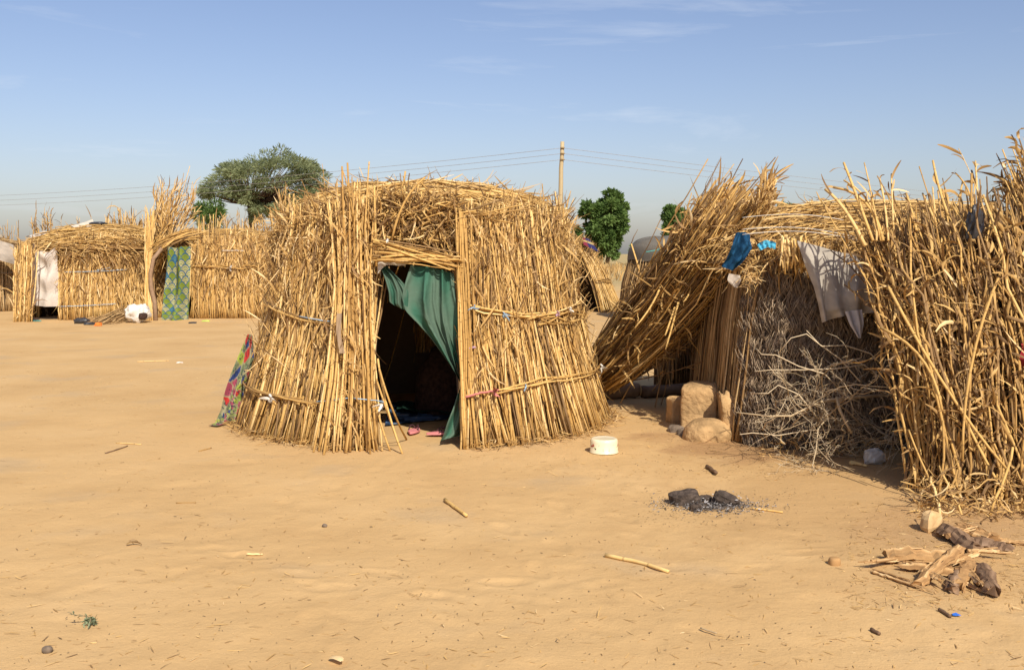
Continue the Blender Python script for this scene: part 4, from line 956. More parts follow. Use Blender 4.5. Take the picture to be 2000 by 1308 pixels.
# stalks that stand out against the sky
sp = [((1690, 480), (1650, 410), (1612, 370), .012), ((1705, 470), (1672, 380), (1648, 318), .010), ((1712, 470), (1700, 400), (1648, 352), .007), ((1725, 470), (1690, 395), (1628, 366), .010), ((1852, 420), (1835, 370), (1822, 314), .009), ((1745, 440), (1742, 380), (1741, 340), .006),
      ((1790, 450), (1780, 410), (1770, 378), .010), ((1830, 440), (1812, 400), (1802, 378), .008), ((1735, 470), (1728, 400), (1718, 350), .008), ((1905, 420), (1890, 370), (1866, 338), .006), ((1925, 420), (1900, 350), (1872, 290), .003), ((1912, 420), (1908, 360), (1905, 315), .007), ((1720, 470), (1700, 370), (1688, 318), .005)]
cp = np.array([[P(*a, 7.35), P(*b, 7.55), P(*c, 7.75)] for a, b, c, r in sp]); ps2 = bend(cp, 7)
stalk_parts(sk, ps2, taper(np.array([q[3] for q in sp]) * 1.15, 7, .8), rng.uniform(.55, .85, len(sp)))
mb = MB(); n = 46; p0, d0, i = pick(ps2, rng.uniform(.3, 1, n)); add_leaves(mb, p0, d0 + rng.normal(0, .4, (n, 3)), rng.uniform(.08, .22, n), rng.uniform(.012, .024, n), .14, .2, 6, rng.beta(2, 2, n)); mb.build('tip_leaves', LEAF, sk, 'stuff')
# crossing stalks on its face and splayed butts at the foot
cr = [((1735, 560), (1850, 760), (1970, 920)), ((1720, 640), (1800, 700), (1840, 800)), ((1800, 640), (1840, 820), (1880, 1000)), ((1960, 520), (1900, 700), (1880, 900)), ((1840, 720), (1900, 850), (1960, 960))]
cp = np.array([[P(*a, 6.95 - (a[1] - 560) * .0009), P(*b, 6.58), P(*c, 6.36)] for a, b, c in cr]); stalk_parts(sk, bend(cp, 8), taper(np.full(5, .010), 8, .8), rng.uniform(.45, .7, 5))
n = 18; b = np.stack([G(rng.uniform(1815, 2030), rng.uniform(980, 1010)) for _ in range(n)]); a = b + np.stack([rng.normal(.05, .16, n), rng.uniform(.05, .3, n), rng.uniform(.12, .6, n)], -1)
stalk_parts(sk, wobble(bend(np.stack([b, (a + b) / 2 + rng.normal(0, .015, (n, 3)), a], 1), 6), .004), taper(rng.uniform(.006, .011, n), 6, .8), rng.beta(2.0, 2.0, n))
n = 520; mb = MB(); p0 = np.stack([G(rng.uniform(1785, 2060), rng.uniform(970, 1018)) for _ in range(n)]); p0[:, 2] = .2 * rng.uniform(.005, 1, n) ** 2.2
add_leaves(mb, p0, rng.normal(0, 1, (n, 3)) * [1, 1, .5], rng.uniform(.05, .22, n), rng.uniform(.005, .015, n), .1, .25, 5, rng.beta(2, 1.8, n)); mb.build('foot_leaves', LEAF, sk, 'stuff')
# second, taller sheaf behind it at the picture's edge
s3 = thing('tall_sheaf', 'taller sheaf of stalks rising behind the big stack at picture edge', 'sheaf', (4.4, 7.5, 0))
n = 240; q = rng.uniform(0, 1, (n, 2)); a = np.stack([4.75 + .5 * (q[:, 0] - .5), 7.95 + .3 * (q[:, 1] - .5), rng.uniform(0, .05, n)], -1); c = np.stack([4.1 + .85 * (q[:, 0] - .45) + rng.normal(0, .06, n), 7.75 + .4 * (q[:, 1] - .5), 2.34 + rng.normal(0, .12, n) - .25 * np.abs(q[:, 0] - .6)], -1)
p3 = wobble(bend(np.stack([a, (a + c) / 2 + [.08, 0, 0], c], 1), 8), .007)
stalk_parts(s3, p3, taper(rng.uniform(.007, .012, n), 8, .55), rng.beta(2, 2.1, n))
mb = MB(); n = 1200; p0, d0, i = pick(p3, rng.beta(3, 1, n)); add_leaves(mb, p0, d0 + rng.normal(0, .4, (n, 3)), rng.uniform(.08, .3, n), rng.uniform(.008, .026, n), .12, .22, 6, rng.beta(2.0, 1.7, n)); mb.build('dry_leaves', LEAF, s3, 'stuff')
mb = MB(); sellips(mb, P(1905, 440, 7.22), (.06, .045, .12), .2, .8, .8, 18, 14, .3, 5, 3); o = mb.build('plastic_bag', BLACKPLASTIC, smooth=False, loc=P(1905, 440, 7.22)); setp(o, 'black plastic bag caught high among the big stack stalks', 'plastic bag')
mb = MB(); g, U, V = cloth_grid([[P(1994, 670, 6.7), P(2010, 670, 6.7)], [P(1992, 700, 6.62), P(2010, 700, 6.62)], [P(1994, 730, 6.7), P(2010, 730, 6.7)]], 8, 14, lambda U, V: .02 * np.sin(U * 8 + V * 9)); add_grid(mb, g); o = mb.build('red_rag', REDCLOTH, loc=P(2000, 700, 6.5)); setp(o, 'sliver of dark red cloth at the big stack edge', 'cloth')

# ------------------------------------------------------------------ small things in the shade and on the sand
c = G(1712, 908); mb = MB(); sellips(mb, c + [0, .05, .055], (.085, .06, .065), .3, .8, .8, 16, 12, .3, 5, 11); o = mb.build('plastic_bag', WHITERAG, smooth=False, loc=c); setp(o, 'crumpled whitish plastic bag on the ground in the stack shade', 'plastic bag')
def lie(pixels, lift): return [G(u_, v_) + [0, 0, lift + float(H(*G(u_, v_)[:2]))] for u_, v_ in pixels]
def ground_stick(name, label, cat, pix, rad, mat=STRAW, tint=.7, group=None, K=8, tip=.85):
    pts = np.array(lie(pix, rad)); t = np.linspace(0, 1, len(pts)); tt = np.linspace(0, 1, K); p = np.stack([np.interp(tt, t, pts[:, k]) for k in range(3)], -1)[None]
    mb = MB(); tubes(mb, p + rng.normal(0, rad * .12, p.shape), rad * np.linspace(1, tip, K)[None], 7, tint); o = mb.build(name, mat, loc=pts[0]); setp(o, label, cat, group)
GS = 'loose stalks on the sand'
ground_stick('stalk_piece', 'short tan stalk lying on open sand before the hut doorway', 'stalk', [(869, 979), (890, 995), (911, 1011)], .012, group=GS)
ground_stick('stalk_piece', 'long pale jointed stalk lying nearest the middle of the open sand', 'stalk', [(1182, 1090), (1245, 1102), (1306, 1122)], .011, tint=.8, group=GS)
ground_stick('stalk_piece', 'thin yellow stalk lying right beside the hearth stones', 'stalk', [(1466, 996), (1500, 999), (1529, 1003)], .007, tint=.7, group=GS)
ground_stick('wood_stub', 'short dark brown stick lying between the pot and the thorn brush', 'stick', [(1381, 913), (1399, 926)], .016, BARK, .4)
ground_stick('twig', 'dark bent twig on the sand far left of the large hut', 'twig', [(206, 886), (230, 879), (249, 872)], .006, BARK, .5)
ground_stick('straw_piece', 'thin yellow straw above the dark bent twig', 'straw', [(227, 864), (276, 868)], .005, tint=.8, group=GS)
ground_stick('straw_piece', 'slim brown straw lying left of the large hut foot', 'straw', [(388, 881), (413, 875)], .005, tint=.35, group=GS)
ground_stick('straw_piece', 'long thin straw beyond the printed cloth on the left', 'straw', [(268, 708), (330, 706)], .007, tint=.85, group=GS)
ground_stick('straw_piece', 'thin brown straw alone on the middle left sand', 'straw', [(344, 985), (383, 984)], .004, tint=.3, group=GS)
ground_stick('straw_piece', 'short white straw on the sand below the middle left straw', 'straw', [(482, 1083), (513, 1083)], .006, tint=1.0, group=GS)
ground_stick('wood_chip', 'small dark wood chip beside the scrap of blue plastic', 'wood chip', [(1835, 1194), (1856, 1207)], .009, BARK, .4)
ground_stick('wood_chip', 'dark wood sliver near the bottom right of the sand', 'wood chip', [(1702, 1232), (1718, 1240)], .009, BARK, .4)
ground_stick('twig', 'thin tan twig near the bottom of the sand', 'twig', [(1368, 1232), (1400, 1242)], .004, TWIG, .4)
ground_stick('corn_husk', 'pale yellow husk lying in the shade beside the whitish bag', 'husk', [(1660, 906), (1674, 908), (1692, 914)], .02, STRAW, .85, tip=.4)
c = G(1866, 1203); g, U, V = cloth_grid([[G(1858, 1200), G(1868, 1199)], [G(1862, 1205), G(1878, 1205)]], 5, 4); g[..., 2] = H(g[..., 0], g[..., 1]) + .008 + .006 * vnoise(U * 3, V * 3); mb = MB(); add_grid(mb, g); o = mb.build('plastic_scrap', BLUEPLASTIC, loc=c); setp(o, 'bright blue scrap of plastic on the sand', 'plastic')
def leaf_on_ground(pix, L, W_, ang, label, tint, mat=LEAF):
    p = G(*pix); p[2] = float(H(p[0], p[1])) + .008; mb = MB(); add_leaves(mb, p[None], np.array([[math.cos(ang), math.sin(ang), .35]]), np.array([L]), np.array([W_]), .22, .15, 6, np.array([tint]), face=np.array([[0, 0, 1.]]), twist=.5); o = mb.build('dry_leaf', mat, loc=p); setp(o, label, 'leaf', 'single dry leaves on the sand')
leaf_on_ground((645, 1287), .085, .035, -.5, 'curled grey leaf at the bottom edge of the sand', .95)
leaf_on_ground((247, 1066), .09, .03, .6, 'curled brown leaf on the left sand', .4)
leaf_on_ground((252, 1058), .07, .012, .3, 'thin brown leaf curl touching the curled brown leaf', .25)
for pix, r_, lb in [((92, 1273), .022, 'small round brown stone at the lower left of the sand'), ((634, 1029), .016, 'small dark pebble alone in the middle of the sand')]:
    c = G(*pix); c[2] = float(H(c[0], c[1])); mb = MB(); sellips(mb, c + [0, 0, r_ * .5], (r_, r_ * .8, r_ * .7), .5, .9, .9, 14, 10, .12, 4, 6); o = mb.build('pebble', STONE_GREY, loc=c); setp(o, lb, 'stone')
# grey-green weed sprig
wd = thing('weed', 'small grey-green weed sprig on the lower left sand', 'plant', G(185, 1222))
mb = MB(); n = 7; p0 = np.repeat(G(180, 1212)[None] + [0, 0, .01], n, 0); st_ = leafpaths(p0, np.stack([rng.uniform(-.6, 1, n), rng.normal(-.5, .7, n), rng.uniform(.1, .5, n)], -1), rng.uniform(.05, .11, n), 5, .15, .1); st_[..., 2] = np.maximum(st_[..., 2], .012); tubes(mb, st_, .0016, 4, .3); mb.build('stem', TWIG, wd)
mb = MB(); n = 60; p0, d0, i = pick(st_, rng.uniform(.2, 1, n)); add_leaves(mb, p0, d0 + rng.normal(0, .9, (n, 3)), rng.uniform(.015, .03, n), rng.uniform(.006, .010, n), .05, .2, 4, rng.uniform(0, 1, n)); mb.build('foliage', WEED, wd)
# hearth: three sooty stones, ash
HG = 'sooty hearth stones'
for pix, r_, rot, sd, tl, lb in [((1340, 988), (.092, .07, .052), .2, 31, .1, 'largest sooty black hearth stone, at the left of the ash'), ((1421, 990), (.085, .062, .048), -.5, 34, -.4, 'tilted sooty hearth stone at the right of the ash'), ((1380, 984), (.04, .03, .025), .1, 37, 0, 'small sooty stone between the two hearth stones'), ((1361, 1001), (.035, .03, .025), .6, 39, 0, 'little black lump at the front of the hearth')]:
    c = G(*pix); mb = MB(); sellips(mb, c + [0, .06, r_[2] * .6], r_, rot, .45, .55, 16, 11, .26, 2.6, sd, tilt=tl); o = mb.build('hearth_stone', STONE_BLACK, loc=c, smooth=False); setp(o, lb, 'stone', HG)
mb = MB(); n = 1500; c0 = G(1392, 996); p0 = np.stack([c0[0] + rng.normal(.02, .16, n), c0[1] + rng.normal(.08, .10, n), np.abs(rng.normal(.008, .012, n))], -1); p0[:, 2] += H(p0[:, 0], p0[:, 1])
add_leaves(mb, p0, rng.normal(0, 1, (n, 3)) * [1, 1, .25], rng.uniform(.004, .022, n), rng.uniform(.003, .010, n), 0, .2, 3, rng.choice([.05, .15, .3, .5, .75], n)); o = mb.build('ash', ASH, kind='stuff'); setp(o, 'grey ash and charcoal bits between the hearth stones', 'ash')
# firewood
FG = 'split firewood by the big stack'
def wood(label, p, q, rad, flat=.6, mat=WOOD, tint=.6, K=15, lift=None, taper_=(1, .8), sides=13):
    a = G(*p); b = G(*q); lf = lift if lift is not None else (rad * flat, rad * flat)
    a[2] += lf[0]; b[2] += lf[1]; t = np.linspace(0, 1, K)[:, None]; pth = (a + (b - a) * t)[None]; pth[0, :, 2] += .1 * rad * np.sin(np.linspace(0, 5, K)); pth = pth + rng.normal(0, rad * .09, pth.shape)
    root = thing('firewood', label, 'firewood', a, FG); mb = MB(); sec = rng.uniform(.7, 1.0, sides); sec[0] = 1.3; sec[sides // 3] = 1.2; sec[1] = .95; sec[-1] = 1.05; r = rad * np.linspace(*taper_, K) * (1 + rng.normal(0, .06, K))
    tubes(mb, pth, r[None], sides, tint, vt=rng.normal(0, .2, (1, 1, sides)))
    V_ = mb.v[-1].reshape(K, sides, 3); cen = pth[0][:, None, :]; V_ = cen + (V_ - cen) * sec[None, :, None]; V_[..., 2] = cen[..., 2] + (V_[..., 2] - cen[..., 2]) * flat
    ax_ = nrm(b - a); V_[0] += ax_ * rng.normal(0, rad * .35, (sides, 1)); V_[-1] += ax_ * rng.normal(0, rad * .4, (sides, 1)); V_ += rng.normal(0, rad * .045, V_.shape) + (rng.normal(0, rad * .07, (1, sides, 1)) * nrm(V_ - cen)); mb.v[-1] = V_.reshape(-1, 3)
    mb.build('split_piece', mat, root, smooth=False)
    if mat is BARK: return
    mb = MB(); n = 9; i = rng.integers(1, K - 2, n); j = rng.integers(0, sides, n); p0 = V_[i, j] + nrm(V_[i, j] - cen[i, 0]) * .001; tubes(mb, leafpaths(p0, ax_[None] + rng.normal(0, .06, (n, 3)), rng.uniform(.05, .16, n), 4, .02, .02), rng.uniform(.0015, .004, n), 4, rng.uniform(.5, 1, n)); mb.build('splinter', mat, root, 'stuff', smooth=False)
wood('long pale orange split log lying across the firewood pile', (1728, 1098), (1885, 1104), .055, .75, tint=.62)
wood('red split billet under the long pale orange log', (1762, 1114), (1856, 1122), .045, .6, tint=.55, taper_=(.7, 1))
wood('thick slanting billet lying over the long split log end', (1874, 1104), (1792, 1150), .036, .7, tint=.6, lift=(.09, .035))
wood('short broad block in the middle of the firewood pile', (1897, 1114), (1868, 1152), .042, .7, tint=.55, taper_=(1, .9))
wood('dark bark slab standing at the firewood pile end', (1918, 1120), (1940, 1168), .042, .9, BARK, .55)
wood('thin pale splinter reaching out from the firewood pile', (1862, 1134), (1932, 1162), .016, .8, tint=.85, taper_=(1, .5))
wood('thin stick at the far left of the firewood pile', (1706, 1120), (1790, 1148), .018, .7, tint=.75)
wood('small upright dark chunk at the firewood pile front', (1870, 1135), (1862, 1160), .035, .8, BARK, .7)
wood('rough bark log nearest the pale wood chunk', (1850, 1046), (1908, 1082), .055, .7, BARK, .75)
wood('brown split log lying behind the rough bark log', (1868, 1040), (1945, 1062), .05, .7, tint=.45)
wood('dark brown billet at the right of the upper wood pile', (1905, 1068), (1972, 1080), .045, .7, BARK, .7)
wood('long pale splinter running out to the picture edge', (1925, 1056), (2005, 1066), .02, .7, tint=.7)
for i_, (p_, q_, r_, t_, lb_) in enumerate([((1740, 1090), (1835, 1100), .02, .8, 'slim pale stave on top of the long split log'), ((1835, 1118), (1905, 1098), .022, .5, 'slim brown stave crossing the firewood pile'), ((1800, 1128), (1835, 1148), .02, .7, 'short kindling stick below the red billet'), ((1890, 1128), (1915, 1158), .02, .65, 'short kindling stick beside the dark bark slab'), ((1760, 1104), (1700, 1112), .014, .85, 'thin whitish sliver at the long log end'), ((1850, 1060), (1890, 1052), .022, .6, 'short split stick between the two upper logs'), ((1890, 1088), (1950, 1092), .016, .8, 'pale sliver between the two wood piles')]):
    wood(lb_, p_, q_, r_, .7, tint=t_, lift=(r_ + .02, r_ + .03))
c = G(1822, 1040); mb = MB(); sellips(mb, c + [0, .03, .055], (.055, .045, .06), .4, .7, .6, 11, 8, .30, 2.5, 51, tint=.85); o = mb.build('wood_chunk', WOOD, smooth=False, loc=c); setp(o, 'pale yellow wood chunk before the foot of the big stack', 'wood chunk')
c = G(1632, 1108); mb = MB(); sellips(mb, c + [0, .02, .022], (.03, .028, .026), .2, .5, .8, 14, 10, .06, 3, 53, tint=.5); o = mb.build('wood_stub', WOOD, loc=c); setp(o, 'small round wood stub left of the firewood pile', 'wood stub')

# ------------------------------------------------------------------ huts at the left
HA = np.array([-10.45, 26.35])
SA = round_surface(HA[0], HA[1], [0, 1.0, 1.8, 2.2], [1.72, 1.66, 1.58, 1.5])
ha = thing('stalk_hut', 'round straw hut with white sheet in its doorway at far left', 'hut', (HA[0], HA[1], 0))
d0_, d1_ = math.degrees(theta_of(SA, 66, .8)), math.degrees(theta_of(SA, 116, .8))
shell(ha, SA, [(d1_, 360 + d0_)], -.05, 1.85, -.2, OLDSTRAW)
wall(ha, SA, [(d1_ + .5, 120), (-110, d0_ - .5)], [(d1_, 95), (-95, d0_)], 1.84, 160, 1100, 900, 3000, rmin=.009, rmax=.016, thick=.15, lean=.04, leafw=(.012, .03), leaflen=(.15, .45), tmean=(2.6, 1.6))
roof(ha, HA[0], HA[1], 1.78, 1.80, .50, 40, 900, 1800, expo=2.2, ang=.5, rmin=.008, rmax=.014, overhang=1.05, front_only=True)
n = 1300; mb = MB(); u = np.radians(rng.uniform(-80, 85, n)); p0 = SA(u, rng.uniform(1.5, 1.95, n), rng.uniform(.0, .14, n)); add_leaves(mb, p0, np.stack([rng.normal(.3, .6, n), rng.normal(-.1, .3, n), rng.normal(-.5, .5, n)], -1), rng.uniform(.15, .5, n), rng.uniform(.012, .03, n), .1, .15, 4, rng.beta(2, 2, n)); mb.build('roof_fringe', LEAF, ha, 'stuff')
# jamb panel standing forward at the left of the door
n = 46; b = np.stack([P(rng.uniform(26, 60), 600, 24.0) for _ in range(n)]); b[:, 2] = 0; b[:, 1] += rng.uniform(-.08, .1, n); c = b + np.stack([rng.normal(.02, .05, n), rng.uniform(.15, .35, n), 1.78 + rng.normal(0, .08, n)], -1)
stalk_parts(ha, wobble(bend(np.stack([b, (b + c) / 2, c], 1), 6), .008), taper(rng.uniform(.011, .018, n), 6, .8), rng.beta(2.8, 1.7, n))
n = 260; p0, dd, i = pick(bend(np.stack([b, (b + c) / 2, c], 1), 6), rng.uniform(0, 1, n)); mb = MB(); add_leaves(mb, p0 + [0, -.03, 0], dd + rng.normal(0, .25, (n, 3)), rng.uniform(.15, .4, n), rng.uniform(.015, .03, n), .06, .15, 4, rng.beta(2.5, 1.6, n)); mb.build('jamb_leaves', LEAF, ha, 'stuff')
mb = MB(); tubes(mb, np.array([[P(61, 600, 24.05) * [1, 1, 0], P(63, 560, 24.1), P(66, 476, 24.3)]]), .03, 8, .45); mb.build('door_post', BARK, ha)
for z_, u0, u1 in [(1.15, 130, 245), (.33, 118, 225), (1.2, 190, 215)]:
    strand(ha, SA, [(u0, z_), ((u0 + u1) / 2, z_ + .02), (u1, z_ + .06)], BLUESTRING, .008, dr=.07)
g, U, V = cloth_grid([[P(70, 487, 24.72), P(92, 492, 24.70), P(112, 484, 24.72)], [P(67, 520, 24.68), P(90, 528, 24.62), P(112, 520, 24.68)], [P(66, 560, 24.68), P(90, 565, 24.64), P(114, 560, 24.68)], [P(66, 596, 24.68), P(90, 599, 24.66), P(115, 598, 24.68)]], 40, 60,
    lambda U, V: .10 * np.sin(np.pi * U) * np.sin(V * 14 + 3 * np.abs(U - .55)) * (1 - V) ** 1.0 + .04 * np.sin(U * 9 + V * 3))
mb = MB(); add_grid(mb, g, solid(U, (.64, .57, .49), .05, 3, V)); o = mb.build('door_sheet', CLOTH, loc=P(90, 600, 24.7)); setp(o, 'off-white sheet hanging in the far left hut doorway', 'curtain')
for pts, cl, lb in [([(50, 462), (90, 455), (70, 452)], (.52, .47, .40), 'pale cloth on the far left hut roof above its door'), ([(132, 442), (176, 440), (165, 430)], (.58, .52, .42), 'folded cream cloth on the top of the far left hut roof')]:
    a_, b_, c_ = [P(u_, v_, 25.6) for u_, v_ in pts]; g, U, V = cloth_grid([[c_ + [0, .5, .02], b_ + [0, .4, .03]], [a_ + [0, 0, -.03], b_ + [0, -.1, -.06]]], 20, 14, lambda U, V: .05 * np.sin(U * 9) * V + .05 * vnoise(U * 4, V * 4, 2), (0, 0, 1)); mb = MB(); add_grid(mb, g, solid(U, cl, V=V)); o = mb.build('roof_cloth', CLOTH, loc=a_); setp(o, lb, 'cloth')
c = P(192, 437, 25.9); mb = MB(); sellips(mb, c, (.22, .2, .05), 0, .8, .8, 18, 10, .2, 4, 61); o = mb.build('plastic_bag', BLACKPLASTIC, loc=c); setp(o, 'black plastic lying on the far left hut roof top', 'plastic')

HB = np.array([-7.35, 27.0])
SB = round_surface(HB[0], HB[1], [0, 1.0, 1.9, 2.2], [1.80, 1.76, 1.70, 1.65], sq=2.8)
hb = thing('stalk_hut', 'straw hut with green scalloped cloth for a door', 'hut', (HB[0], HB[1], 0))
d0_, d1_ = math.degrees(theta_of(SB, 320, .8)), math.degrees(theta_of(SB, 372, .8))
shell(hb, SB, [(d1_, 360 + d0_)], -.05, 1.85, -.2, OLDSTRAW)
wall(hb, SB, [(d1_, 110), (-110, d0_)], [(d1_, 80), (-100, d0_)], 1.92, 200, 1000, 700, 2800, rmin=.009, rmax=.016, thick=.15, zvar=.14, stick=.55, lean=.05, leafw=(.012, .032), leaflen=(.15, .45), tmean=(2.4, 1.7))
roof(hb, HB[0], HB[1], 1.72, 1.82, .35, 30, 700, 1400, expo=2.2, ang=.5, rmin=.008, rmax=.014, overhang=1.03, front_only=True)
bar(hb, SB, bars_pix(SB, [(372, 1.27), (430, 1.27), (480, 1.24)]), n=6, dr=.07, rad=.012, tint=.45, jit=.02)
bar(hb, SB, bars_pix(SB, [(470, 1.25), (495, 1.33), (518, 1.28)]), n=5, dr=.07, rad=.012, tint=.4, jit=.03)
strand(hb, SB, [(435, 1.67), (460, 1.67), (475, 1.67)], WHITERAG, .008, dr=.08)
tie(hb, SB(np.array(theta_of(SB, 451, 1.22)), np.array(1.22), .1), WHITERAG, .07)
def door_lintel():
    n = 40; a = np.stack([P(rng.uniform(290, 322), rng.uniform(478, 500), 24.9 + rng.uniform(-.1, .2)) for _ in range(n)]); b = np.stack([P(rng.uniform(370, 400), rng.uniform(445, 468), 25.3 + rng.uniform(-.1, .2)) for _ in range(n)])
    stalk_parts(hb, wobble(bend(np.stack([a, (a + b) / 2 + [0, 0, .08], b], 1), 6), .012), taper(rng.uniform(.009, .015, n), 6, .8), rng.beta(2, 2.3, n), name='lintel_stalk')
door_lintel()
# bent door post and the jamb sheaf fanning above it
mb = MB(); tubes(mb, np.array([[G(304, 626), P(302, 590, 24.6), P(295, 560, 24.6), P(294, 535, 24.6), P(300, 505, 24.6), P(316, 485, 24.7)]]), np.array([[.055, .055, .055, .05, .05, .045]]), 8, .85); mb.build('bent_post', BARK, hb)
n = 34; b = np.stack([G(rng.uniform(284, 302), 626) for _ in range(n)]); m = np.stack([P(rng.uniform(284, 300), 530, 24.8) for _ in range(n)]); c = np.stack([P(284 + rng.uniform(-4, 20), rng.uniform(400, 470), 25.0) for _ in range(n)])
stalk_parts(hb, wobble(bend(np.stack([b, m, c], 1), 7), .008), taper(rng.uniform(.010, .017, n), 7, .7), rng.beta(3, 1.6, n))
n = 64; a = np.stack([P(rng.uniform(285, 345), rng.uniform(480, 540), 25.0 + rng.uniform(0, .5)) for _ in range(n)]); q = rng.uniform(0, 1, n); c = np.stack([P(300 + 92 * s_ + rng.normal(0, 6), 440 - 90 * math.sin(np.pi * min(1, .25 + .62 * s_)) * rng.uniform(.35, 1.08), 25.4 + rng.normal(0, .15)) for s_ in q])
pj = wobble(bend(np.stack([a, (a + c) / 2 + [-.03, 0, .03], c], 1), 7), .010); stalk_parts(hb, pj, taper(rng.uniform(.008, .015, n), 7, .5), rng.beta(2.6, 1.8, n))
cp = np.array([[P(318, 490, 25.2), P(348, 400, 25.4), P(371, 324, 25.5)], [P(325, 480, 25.2), P(348, 390, 25.4), P(359, 338, 25.5)], [P(340, 480, 25.2), P(365, 410, 25.4), P(376, 355, 25.5)], [P(345, 480, 25.2), P(372, 420, 25.4), P(384, 362, 25.5)]]); stalk_parts(hb, bend(cp, 7), taper(np.full(4, .012), 7, .6), np.array([.75, .3, .6, .5]))
mb = MB(); n = 230; p0, dd, i = pick(pj, rng.uniform(.2, 1, n)); add_leaves(mb, p0, dd + rng.normal(0, .3, (n, 3)), rng.uniform(.2, .5, n), rng.uniform(.018, .04, n), .06, .2, 4, rng.beta(2.4, 1.7, n)); mb.build('jamb_leaves', LEAF, hb, 'stuff')
def scallop(U, V):
    x = U * 4.2; y = (1 - V) * 15; r = np.floor(y); best = np.full((*U.shape, 3), .1); rr = np.full(U.shape, 9.)
    for k in (0, 1, 2):
        row = r - k; sx = x + .5 * (row % 2); cx = np.floor(sx) + .5; d = np.hypot((sx - cx) * 1.25, (y - row) * .42)
        m_ = d < .80; rr = np.where(m_, d, rr); idc = hash2(np.floor(sx), row, 2)
        cc = np.where((idc < .4)[..., None], [.40, .36, .19], np.where((idc < .88)[..., None], [.20, .245, .03], [.04, .14, .28]))
        best = np.where(m_[..., None], cc, best)
    best[(rr > .70) & (rr < .85)] = [.03, .10, .17]; best[(rr > .54) & (rr <= .60)] = [.12, .20, .04]; best[(rr > .36) & (rr <= .42)] = [.16, .22, .07]
    return best
g, U, V = cloth_grid([[P(326, 482, 24.85), P(345, 484, 24.82), P(368, 480, 24.85)], [P(324, 540, 24.8), P(346, 540, 24.78), P(371, 535, 24.85)], [P(321, 590, 24.75), P(346, 592, 24.72), P(370, 590, 24.85)], [P(317, 625, 24.6), P(345, 627, 24.6), P(366, 626, 24.72)]], 64, 130, lambda U, V: .08 * np.sin(U * 11 + V * 2) + .05 * np.sin(U * 5 - V * 7) + .06 * vnoise(U * 3, V * 4, 3))
mb = MB(); add_grid(mb, g, scallop(U, V)); o = mb.build('door_cloth', CLOTH, loc=P(345, 625, 24.7)); setp(o, 'green and blue scallop printed cloth covering a hut doorway', 'curtain')

# pale reed hut cut by the left edge, with its cloth
HC = np.array([-15.3, 29.6]); SC_ = round_surface(HC[0], HC[1], [0, 2.0], [1.65, 1.55]); hc = thing('reed_hut', 'greyish reed hut cut off by the left picture edge', 'hut', (HC[0], HC[1], 0))
shell(hc, SC_, [(-180, 180)], -.05, 1.7, -.1, OLDSTRAW); wall(hc, SC_, [(-90, 90)], [(20, 90)], 1.7, 70, 500, 100, 200, rmin=.010, rmax=.016, mat=DULLSTRAW, tmean=(3, 1.3), zvar=.05)
roof(hc, HC[0], HC[1], 1.66, 1.68, .35, 0, 300, 400, rmin=.008, rmax=.013, mat=DULLSTRAW)
for z_ in (1.05, .62): strand(hc, SC_, [(-5, z_), (15, z_), (27, z_ + .04)], BROWNRAG, .014, dr=.06)
g, U, V = cloth_grid([[P(-40, 466, 27.9), P(-5, 468, 27.9), P(26, 478, 28.0)], [P(-40, 490, 27.7), P(-5, 492, 27.7), P(28, 495, 27.9)], [P(-40, 508, 27.65), P(0, 508, 27.65), P(26, 516, 27.85)]], 30, 20, lambda U, V: .08 * np.sin(U * 11) * V + .06 * vnoise(U * 5, V * 4, 1))
mb = MB(); add_grid(mb, g, solid(U, (.38, .32, .25), .15, 2, V)); o = mb.build('roof_cloth', CLOTH, loc=P(0, 490, 27.8)); setp(o, 'grey sacking draped over the reed hut at the left edge', 'cloth')

# standing stalk fences behind the left huts
def fence(name, label, u0, u1, Y, n, vt, clump=3, tint=(2, 2), base=0.0, lv=6):
    root = thing(name, label, 'fence', P((u0 + u1) / 2, 500, Y) * [1, 1, 0])
    uu = np.linspace(u0, u1, n) + rng.normal(0, (u1 - u0) / n * 1.2, n); b = np.stack([P(q, 500, Y + rng.normal(0, .15)) for q in uu]); b[:, 2] = base
    c = np.stack([P(q + rng.normal(0, 5), vt(q) + abs(rng.normal(0, 14)), Y + rng.normal(0, .15)) for q in uu]); pf = wobble(bend(np.stack([b, (b + c) / 2 + rng.normal(0, .03, (n, 3)), c], 1), 7), .012)
    stalk_parts(root, pf, taper(rng.uniform(.008, .016, n), 7, .5), rng.beta(*tint, n))
    mb = MB(); k = n * lv; p0, dd, i = pick(pf, rng.beta(2.4, 1, k)); add_leaves(mb, p0, dd * rng.choice([1, 1, -1], k)[:, None] + rng.normal(0, .35, (k, 3)), rng.uniform(.12, .4, k), rng.uniform(.015, .04, k), .08, .2, 4, rng.beta(*tint, k)); mb.build('dry_leaves', LEAF, root, 'stuff')
fence('stalk_fence', 'tall ragged stalk fence between the two left straw huts', 205, 335, 28.4, 120, lambda q: 415 + 10 * math.sin(q * .21), tint=(2.2, 2))
fence('stalk_fence', 'sparse stalk fence tips behind the white sheet hut roof', 62, 102, 29.5, 26, lambda q: 412 + 8 * math.sin(q), tint=(1.6, 2.6))
fence('stalk_fence', 'few dark stalk tips above the reed hut at the left edge', -20, 32, 31.5, 16, lambda q: 428 + 12 * math.sin(q), tint=(1.6, 2.6))
fence('stalk_fence', 'pair of lone dark stalks beyond the white sheet hut roof', 130, 190, 29.5, 7, lambda q: 420, tint=(1.2, 3))
fence('stalk_fence', 'upright stalk fence showing over the scalloped cloth hut roof', 385, 545, 28.9, 90, lambda q: 425 + 9 * math.sin(q * .17), tint=(2.2, 2))

